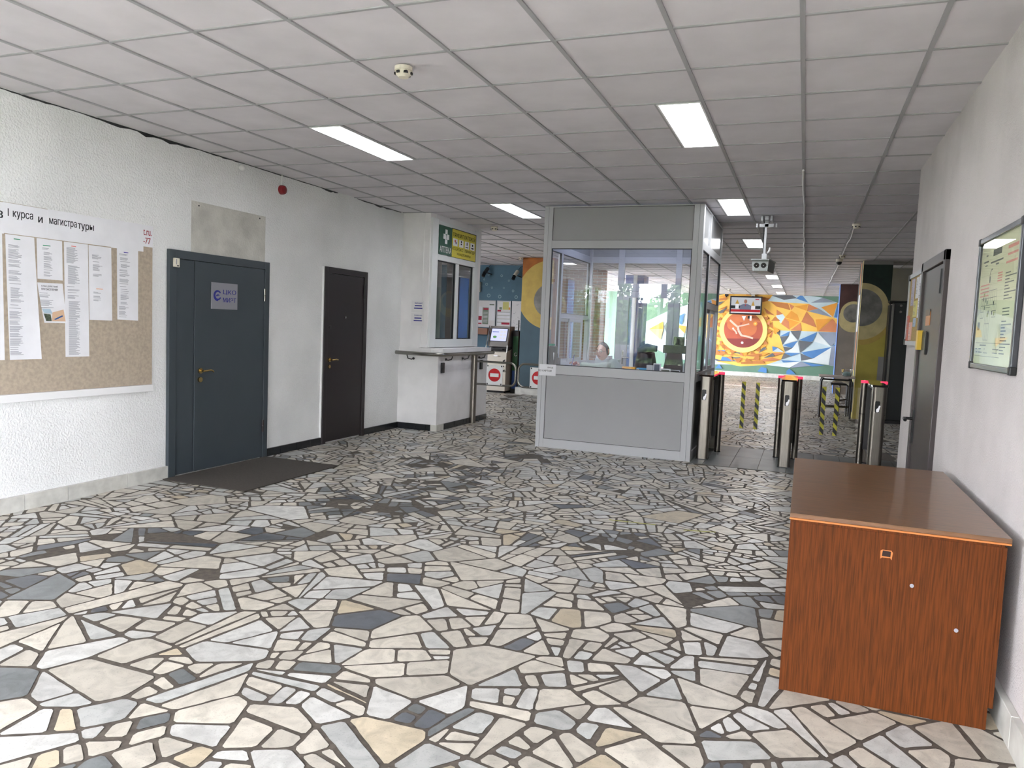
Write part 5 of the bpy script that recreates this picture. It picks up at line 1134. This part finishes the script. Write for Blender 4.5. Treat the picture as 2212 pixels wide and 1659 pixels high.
mb.tube([HC-fr*.008+fd*.1+fu*.008, HC+fr*.008+fd*.1+fu*.008], .0016, 6); mb.build('glasses', 'steel_dark', pe)
mb = MB(); rows = []; rn = random.Random(3)
for i in range(15):
    t_ = PI*.60*i/14; row = []
    for k in range(32):
        p = 2*PI*k/32; tt = t_ if math.cos(p) < .35 else t_*(.36 + .24*(1-math.cos(p))/.65); 
        x_ = math.sin(tt)*math.sin(p); y_ = math.sin(tt)*math.cos(p); z_ = math.cos(tt); j = 1+rn.uniform(-.02, .02)
        row.append(HC+fr*x_*.085*j+fd*(y_*.099*j-.002)+fu*(z_*.123*j+.002))
    rows.append(row)
mb.grid(rows, 0, True); mb.build('hair', 'hair', pe, smooth=True)
# sweater over torso and arms
N = []; Ed = []
a0 = nd(-2.01, 9.56, .60, .17, .16); a1 = nd(-2.05, 9.56, .80, .158, .15); a2 = nd(-2.09, 9.56, .99, .15, .125); a3 = nd(-2.165, 9.55, 1.09, .085)
Ed = [(a0, a1), (a1, a2), (a2, a3)]
for s, e_, w_ in ((-1, (-2.28, 9.28, 1.0), (-2.475, 9.39, 1.032)), (1, (-2.32, 9.80, .99), (-2.51, 9.655, .998))):
    sh = nd(-2.105, 9.56+s*.175, 1.02, .088); m1 = nd((-2.11+e_[0])/2, (9.56+s*.17+e_[1])/2, 1.01, .072); el = nd(*e_, .062); m2 = nd((e_[0]+w_[0])/2, (e_[1]+w_[1])/2, (e_[2]+w_[2])/2, .052); wq = nd(*w_, .042)
    Ed += [(a2, sh), (sh, m1), (m1, el), (el, m2), (m2, wq)]
sw = skin('sweater', N, Ed, 'sweater', pe, 2, a0)
N = []; Ed = []
t0_ = nd(-2.0, 9.56, .64, .165, .14)
for s in (-1, 1):
    h_ = nd(-2.10, 9.56+s*.10, .625, .098); k_ = nd(-2.48, 9.56+s*.12, .605, .078); a_ = nd(-2.50, 9.56+s*.12, .14, .062); Ed += [(t0_, h_), (h_, k_), (k_, a_)]
skin('trousers', N, Ed, 'trousers', pe, 1, t0_)
for s in (-1, 1): MB().tube([(-2.47, 9.56+s*.12, .07), (-2.55, 9.56+s*.12, .055), (-2.68, 9.56+s*.12, .045), (-2.73, 9.56+s*.12, .04)], [.045, .045, .04, .02], 12).build('shoe', 'black', pe, smooth=True)
# fingers
for hi, (base, dr, sd) in enumerate((((-2.545, 9.42, 1.04), Vector((-.95, .25, .12)).normalized(), Vector((.25, .95, 0)).normalized()), ((-2.575, 9.655, 1.0), Vector((-.9, -.4, -.05)).normalized(), Vector((-.4, .9, 0)).normalized()))):
    base = Vector(base); N = []; Ed = []; roots = []
    upv = Vector((0, 0, 1))
    p0 = nd(*(base+dr*-.045), .028, .020); p1_ = nd(*(base+dr*-.0), .036, .017); p2_ = nd(*(base+dr*.03), .038, .015); Ed += [(p0, p1_), (p1_, p2_)]; roots.append(p0)
    for k, (L, off) in enumerate(((.062, -.028), (.072, -.010), (.068, .009), (.054, .027))):
        b0 = base+dr*.035+sd*off; q0 = nd(*b0, .0095); q1 = nd(*(b0+dr*L*.42+upv*.008), .0088); q2 = nd(*(b0+dr*L*.75-upv*.006), .008); q3 = nd(*(b0+dr*L*.88-upv*.024), .0066); Ed += [(q0, q1), (q1, q2), (q2, q3)]; roots.append(q0)
    b0 = base+dr*-.012-sd*.030; q0 = nd(*b0, .012); q1 = nd(*(b0+dr*.025-sd*.016-upv*.006), .0105); q2 = nd(*(b0+dr*.052-sd*.010-upv*.014), .0085); Ed += [(q0, q1), (q1, q2)]; roots.append(q0)
    skin('hand', N, Ed, 'skin', pe, 1, tuple(roots))
bpy.context.view_layer.update(); dg_ = bpy.context.evaluated_depsgraph_get(); jb = MB()
for o in [c for c in pe.children if c.name.split('.')[0] in ('body', 'head', 'hand')]:
    e = bpy.data.meshes.new_from_object(o.evaluated_get(dg_)); k = len(jb.v); off = pe['_loc']
    jb.v += [(v.co.x+off[0], v.co.y+off[1], v.co.z+off[2]) for v in e.vertices]
    for p in e.polygons: jb.f.append(tuple(k+i for i in p.vertices)); jb.m.append(0)
    bpy.data.objects.remove(o); bpy.data.meshes.remove(e)
bo = jb.build('body', 'skin', pe, smooth=True); rmd = bo.modifiers.new('union', 'REMESH'); rmd.mode = 'VOXEL'; rmd.voxel_size = .004; rmd.use_smooth_shade = True
t = thing('pen', 'dark pen held upright in the seated person\'s hand', 'pen', (-2.60, 9.42, 1.02)); MB().tube([(-2.60, 9.395, 1.0), (-2.585, 9.40, 1.09), (-2.575, 9.405, 1.15)], .0045, 8).build('barrel', 'navy', t)

for o in (pe, st, bpy.data.objects['pen']): o.location.x -= .19
bpy.data.objects['open_book'].location.x -= .12
bpy.data.objects['office_chair'].location.y += .28; bpy.data.objects['office_chair'].location.x -= .04

# ---------------------------------------------------------------- turnstiles
def rstack(mb, x0, x1, y0, y1, z0, z1, r=.03, mi=0):      # upright box with rounded corners
    pts = []
    for (cx, cy, a0) in ((x1-r, y1-r, 0), (x0+r, y1-r, PI/2), (x0+r, y0+r, PI), (x1-r, y0+r, 1.5*PI)):
        for k in range(6): a = a0+PI/2*k/5; pts.append((cx+r*math.cos(a), cy+r*math.sin(a)))
    return mb.prism(Fr((0, 0, 0), (1, 0, 0), (0, 1, 0)), pts, z0, z1, mi)
def turnstile(x, lab, left=True, right=True):
    t = thing('turnstile', lab, 'turnstile', (x, 9.6, 0), 'turnstiles beside the booth')
    rstack(MB(), x-.065, x+.065, 9.10, 9.25, .012, .99).build('front_post', 'steel_brushed', t, smooth='auto'); rstack(MB(), x-.06, x+.06, 10.05, 10.2, .012, .99).build('rear_post', 'steel_brushed', t, smooth='auto')
    MB().box(x-.028, x+.028, 9.25, 9.72, .16, .96).box(x-.028, x+.028, 9.93, 10.05, .16, .96).box(x-.028, x+.028, 9.72, 9.93, .16, .3).build('side_panel', 'steel_dark', t)
    MB().box(x-.045, x+.045, 9.25, 9.30, .16, .95).box(x-.045, x+.045, 9.55, 9.59, .2, .93).build('rib', 'steel_brushed', t)
    MB().prism(Fr((0, 0, 0), (1, 0, 0), (0, 1, 0)), [(x-.075, 9.07), (x+.075, 9.07), (x+.085, 9.12), (x+.085, 10.2), (x-.085, 10.2), (x-.085, 9.12)], .992, 1.012).build('top_plate', 'black_gloss', t, bevel=.003)
    MB().box(x-.06, x+.06, 9.12, 10.18, .955, .99).build('top_tray', 'steel_dark', t)
    MB().box(x-.07, x+.07, 9.10, 9.28, 0, .012).box(x-.065, x+.065, 10.03, 10.22, 0, .012).build('base_plate', 'dark', t)
    G = FRONT(9.10)
    MB().fpoly(G, [(x-.024+.024*0+.012*math.cos(a)+(.024 if math.cos(a) >= 0 else 0), .775+.05*(1 if math.sin(a) > 0 else -1)+.012*math.sin(a)) for a in [2*PI*k/24 for k in range(24)]], .0015).build('reader_slot', 'black', t)
    MB().fpoly(G, [(x-.014, .715), (x+.006, .72), (x+.012, .76), (x+.018, .785), (x+.004, .79), (x-.004, .765), (x-.02, .75), (x-.022, .725)], .0025).build('reader_mark', 's_white', t)  # plain white mark made to glow with the screen emission
    for s, on in ((-1, left), (1, right)):
        if not on: continue
        cx = x+s*.105
        c = MB(); c.cyl((cx, 9.84, .012), (cx, 9.84, .62), .036, 22); c.cyl((cx, 9.84, .625), (cx, 9.84, .99), .036, 22); c.build('column', 'steel_brushed', t, smooth='auto'); MB().cyl((cx, 9.84, .618), (cx, 9.84, .627), .034, 22).cyl((cx, 9.84, 0), (cx, 9.84, .014), .042, 22).build('collar', 'black', t)
        MB().box(min(x+s*.028, cx-s*.03), max(x+s*.028, cx-s*.03), 9.82, 9.86, .2, .95).build('web', 'steel_dark', t)
        MB().cyl((cx, 9.84, .9905), (cx, 9.84, 1.018), .038, 22).build('signal_light', 'red_light', t, smooth='auto')
    MB().box(x+.0845, x+.0865, 9.2, 9.5, .994, 1.01).build('light_strip', 'red_light', t)
    return t
T1 = turnstile(-1.05, 'turnstile standing directly beside the booth side wall', left=False)
T2 = turnstile(-.13, 'middle turnstile standing free between the two passages')
T3 = turnstile(.80, 'turnstile nearest the right wall in front of the yellow pillar')
def wing(x0, x1, lab):
    t = thing('gate_wing', lab, 'gate', ((x0+x1)/2, 9.84, .3), 'glass gate wings of the turnstiles')
    MB().box(min(x0, x1), max(x0, x1), 9.836, 9.844, .30, .93).build('glass_panel', 'clear_glass', t)
    F = FRONT(9.835); e = x1; s = 1 if x1 > x0 else -1
    u0, u1 = sorted((e, e-s*.048)); z0, z1 = .33, .915
    MB().fbox(F, u0, u1, z0, z1, 0, .0015).build('hazard_tape', 'hazard_yellow', t)
    mb = MB(); n = 5; pitch = (z1-z0)/n
    for k in range(n+1):
        a = z1-.05-k*pitch; p = [(u0, a+.045*1), (u1, a-.01), (u1, a-.07), (u0, a-.015)]
        p = clip(p, 0, -1, -z0) if min(q[1] for q in p) < z0 else p
        if len(p) > 2: mb.fpoly(F, p, .002)
    mb.build('black_stripe', 'black', t)
wing(-.908, -.645, 'glass gate wing with hazard tape, hinged on the turnstile by the booth'); wing(-.272, -.525, 'glass gate wing with hazard tape, hinged on booth side of middle turnstile')
wing(.012, .285, 'glass gate wing with hazard tape, hinged on table side of middle turnstile'); wing(.658, .385, 'glass gate wing with hazard tape, hinged on turnstile nearest right wall')

# ---------------------------------------------------------------- hanging camera housing
hc = thing('hanging_camera_housing', 'grey metal twin lens camera housing hanging from ceiling on pole', 'camera', (-.53, 10.05, H))
mb = MB(); mb.box(-.60, -.575, 9.9, 10.2, H-.06, H-.002).box(-.49, -.465, 9.9, 10.2, H-.06, H-.002).box(-.555, -.51, 9.9, 10.0, H-.05, H-.002); mb.box(-.62, -.45, 10.0, 10.05, H-.125, H-.085); mb.box(-.66, -.64, 10.0, 10.05, H-.13, H-.08).box(-.43, -.41, 10.0, 10.05, H-.13, H-.08); mb.box(-.56, -.51, 10.0, 10.06, H-.13, H-.03)
mb.build('ceiling_bracket', 'alu_white', hc, bevel=.003)
MB().box(-.555, -.527, 10.01, 10.04, 2.46, H-.12).build('pole', 'alu_white', hc, bevel=.002); MB().box(-.57, -.51, 10.0, 10.05, 2.445, 2.52).build('clamp', 'alu_white', hc, bevel=.003)
MB().tube([(-.565, 10.06, H-.05), (-.57, 10.07, 2.7), (-.555, 10.06, 2.5)], .006, 8).build('cable', 'black', hc); MB().tube([(-.51, 10.05, 2.53), (-.485, 10.05, 2.56), (-.48, 10.05, 2.6)], [.01, .014, .012], 10).build('wire_plug', 'white', hc)
G = FRONT(9.9)
mat('housing_grey', (166, 170, 170), .4, metal=.3)
MB().hexa([(-.665, 9.9, 2.295), (-.485, 9.9, 2.295), (-.43, 10.35, 2.295), (-.61, 10.35, 2.295), (-.675, 9.9, 2.43), (-.475, 9.9, 2.43), (-.42, 10.35, 2.43), (-.62, 10.35, 2.43)]).build('housing', 'housing_grey', hc, bevel=.003)
MB().hexa([(-.685, 9.86, 2.43), (-.47, 9.86, 2.43), (-.41, 10.36, 2.435), (-.63, 10.36, 2.435), (-.685, 9.86, 2.44), (-.47, 9.86, 2.44), (-.41, 10.36, 2.445), (-.63, 10.36, 2.445)]).build('hood', 'housing_grey', hc)
for u in (-.618, -.535): MB().disc(G, u, 2.365, .029, .002, 28, 0).ring(G, u, 2.365, .026, .032, .004, 28, 0).build('lens', 'black_gloss', hc); MB().disc(G, u-.002, 2.362, .004, .005, 10).build('lens_glint', 'white', hc)
mb = MB()
for (u, v) in ((-.655, 2.365), (-.495, 2.365), (-.64, 2.308), (-.575, 2.308), (-.51, 2.308)): mb.disc(G, u, v, .004, .002, 8)
each(mb, 'screw', 'dark', hc)

# ---------------------------------------------------------------- table, stool, tub, detector frame
tb = thing('folding_table', 'small grey topped table with black tube legs beside the yellow pillar', 'table', (.6, 15.3, 0))
MB().box(.30, .92, 15.2, 15.9, .775, .80).build('table_top', mat('table_grey', (170, 160, 156), .3), tb, bevel=.004)
for x in (.345, .87):
    MB().tube([(x, 15.25, .02), (x, 15.25, .70), (x+.03*(1 if x < .6 else -1), 15.25, .765)], .018, 10).build('leg', 'black', tb, smooth=True); MB().tube([(x, 15.85, .02), (x, 15.85, .70), (x+.03*(1 if x < .6 else -1), 15.85, .765)], .018, 10).build('leg', 'black', tb, smooth=True)
MB().tube([(.36, 15.25, .74), (.86, 15.25, .74)], .016, 8).build('rail', 'black', tb); MB().tube([(.36, 15.85, .2), (.86, 15.85, .2)], .013, 8).build('rail', 'black', tb)
MB().tube([(.345, 15.25, .28), (.40, 15.3, .22), (.47, 15.5, .20), (.87, 15.8, .2)], .014, 8).build('brace', 'black', tb, smooth=True)
t = thing('plastic_tub', 'clear plastic tub with green contents on the small table', 'tub', (.78, 15.5, .801))
R_ = [[(.78+r*math.cos(2*PI*k/24), 15.5+r*math.sin(2*PI*k/24), z) for k in range(24)] for r, z in ((.075, .802), (.1, .93), (.108, .935))]; mb = MB(); mb.grid(R_, 0, True); mb.poly(R_[0][::-1]); mb.build('tub', 'clear_glass', t, smooth=True)
MB().ball((.78, 15.5, .85), .07, .07, .045).build('contents', mat('teal', (130, 160, 160), .6), t)
ch_ = thing('school_chair', 'black chair with pale bent back behind the small table', 'chair', (.75, 16.2, 0))
MB().box(.53, .86, 15.95, 16.3, .60, .64).build('seat', 'black', ch_, bevel=.012); MB().tube([(.56, 15.95, .66), (.62, 15.94, .69), (.72, 15.94, .69), (.82, 15.95, .65), (.88, 15.96, .60)], .016, 10).build('rim', 'cream', ch_, smooth=True)
for x in (.70, .84):
    for y in (15.98, 16.27): MB().cyl((x, y, 0), (x, y, .6), .014, 10).build('leg', 'black', ch_)
MB().tube([(.70, 15.98, .3), (.84, 15.98, .34)], .012, 8).build('stretcher', 'black', ch_)
md = thing('metal_detector_gate', 'tall black and grey walk through detector panel behind right wall corner', 'metal detector', (1.6, 15.3, 0))
MB().box(1.46, 1.74, 15.28, 15.9, .06, 2.20).build('panel', mat('det_dark', (52, 56, 56), .35, vary=.1, vscale=2), md, bevel=.008); MB().box(1.425, 1.47, 15.22, 15.32, .06, 2.17).build('edge_profile', 'steel', md, bevel=.006); MB().box(1.395, 1.425, 15.24, 15.9, .06, 2.15).build('side_frame', 'black', md)
MB().box(1.38, 1.80, 15.2, 15.95, 0, .06).box(1.39, 1.75, 15.23, 15.93, 2.2, 2.225).build('end_cap', 'black', md)
G = FRONT(15.28)
for v in (2.03, 2.14): MB().disc(G, 1.58, v, .022, .003, 20).build('knob', 'steel', md)

# ---------------------------------------------------------------- pieces that belong to a part
def under(root, part, names):
    kids = list(root.children); ps = [c for c in kids if c.name.split('.')[0] == part]
    for c in kids:
        if c.name.split('.')[0] in names: c.parent = ps[0]
under(d1, 'door_leaf', ('door_handle', 'lock_rosette', 'hinge')); under(d2, 'door_leaf', ('door_handle', 'lock_rosette', 'peephole', 'hinge')); under(d3, 'door_leaf', ('door_handle', 'number_plate', 'plate_band', 'hinge'))
under(bt, 'booth_door', ('door_glass', 'door_handle')); under(gt, 'sign_plate', ('sign_disc', 'sign_bar', 'clip')); under(g2, 'sign_plate', ('sign_disc', 'sign_bar', 'clip'))
under(bpy.data.objects['pharmacy_sign'], 'cross', ('cup_emblem',)); under(bpy.data.objects['payment_sign'], 'board', ('pictogram',)); under(at_, 'head', ('screen', 'bezel')); under(hc, 'housing', ('lens', 'screw', 'lens_glint')); under(md, 'panel', ('knob',)); under(pe, 'body', ('eye', 'pupil', 'eyebrow', 'mouth', 'glasses')); under(nb, 'header_strip', ('lettering',)); under(bn, 'pasted_strip', ('lettering',))
for T in (T1, T2, T3):
    c_ = [c for c in T.children if c.name.startswith('column')]; l_ = [c for c in T.children if c.name.startswith('signal_light')]; k_ = [c for c in T.children if c.name.startswith('collar')]
    for a, b, d in zip(c_, l_, k_): b.parent = a; d.parent = a
    under(T, 'reader_slot', ('reader_mark',))
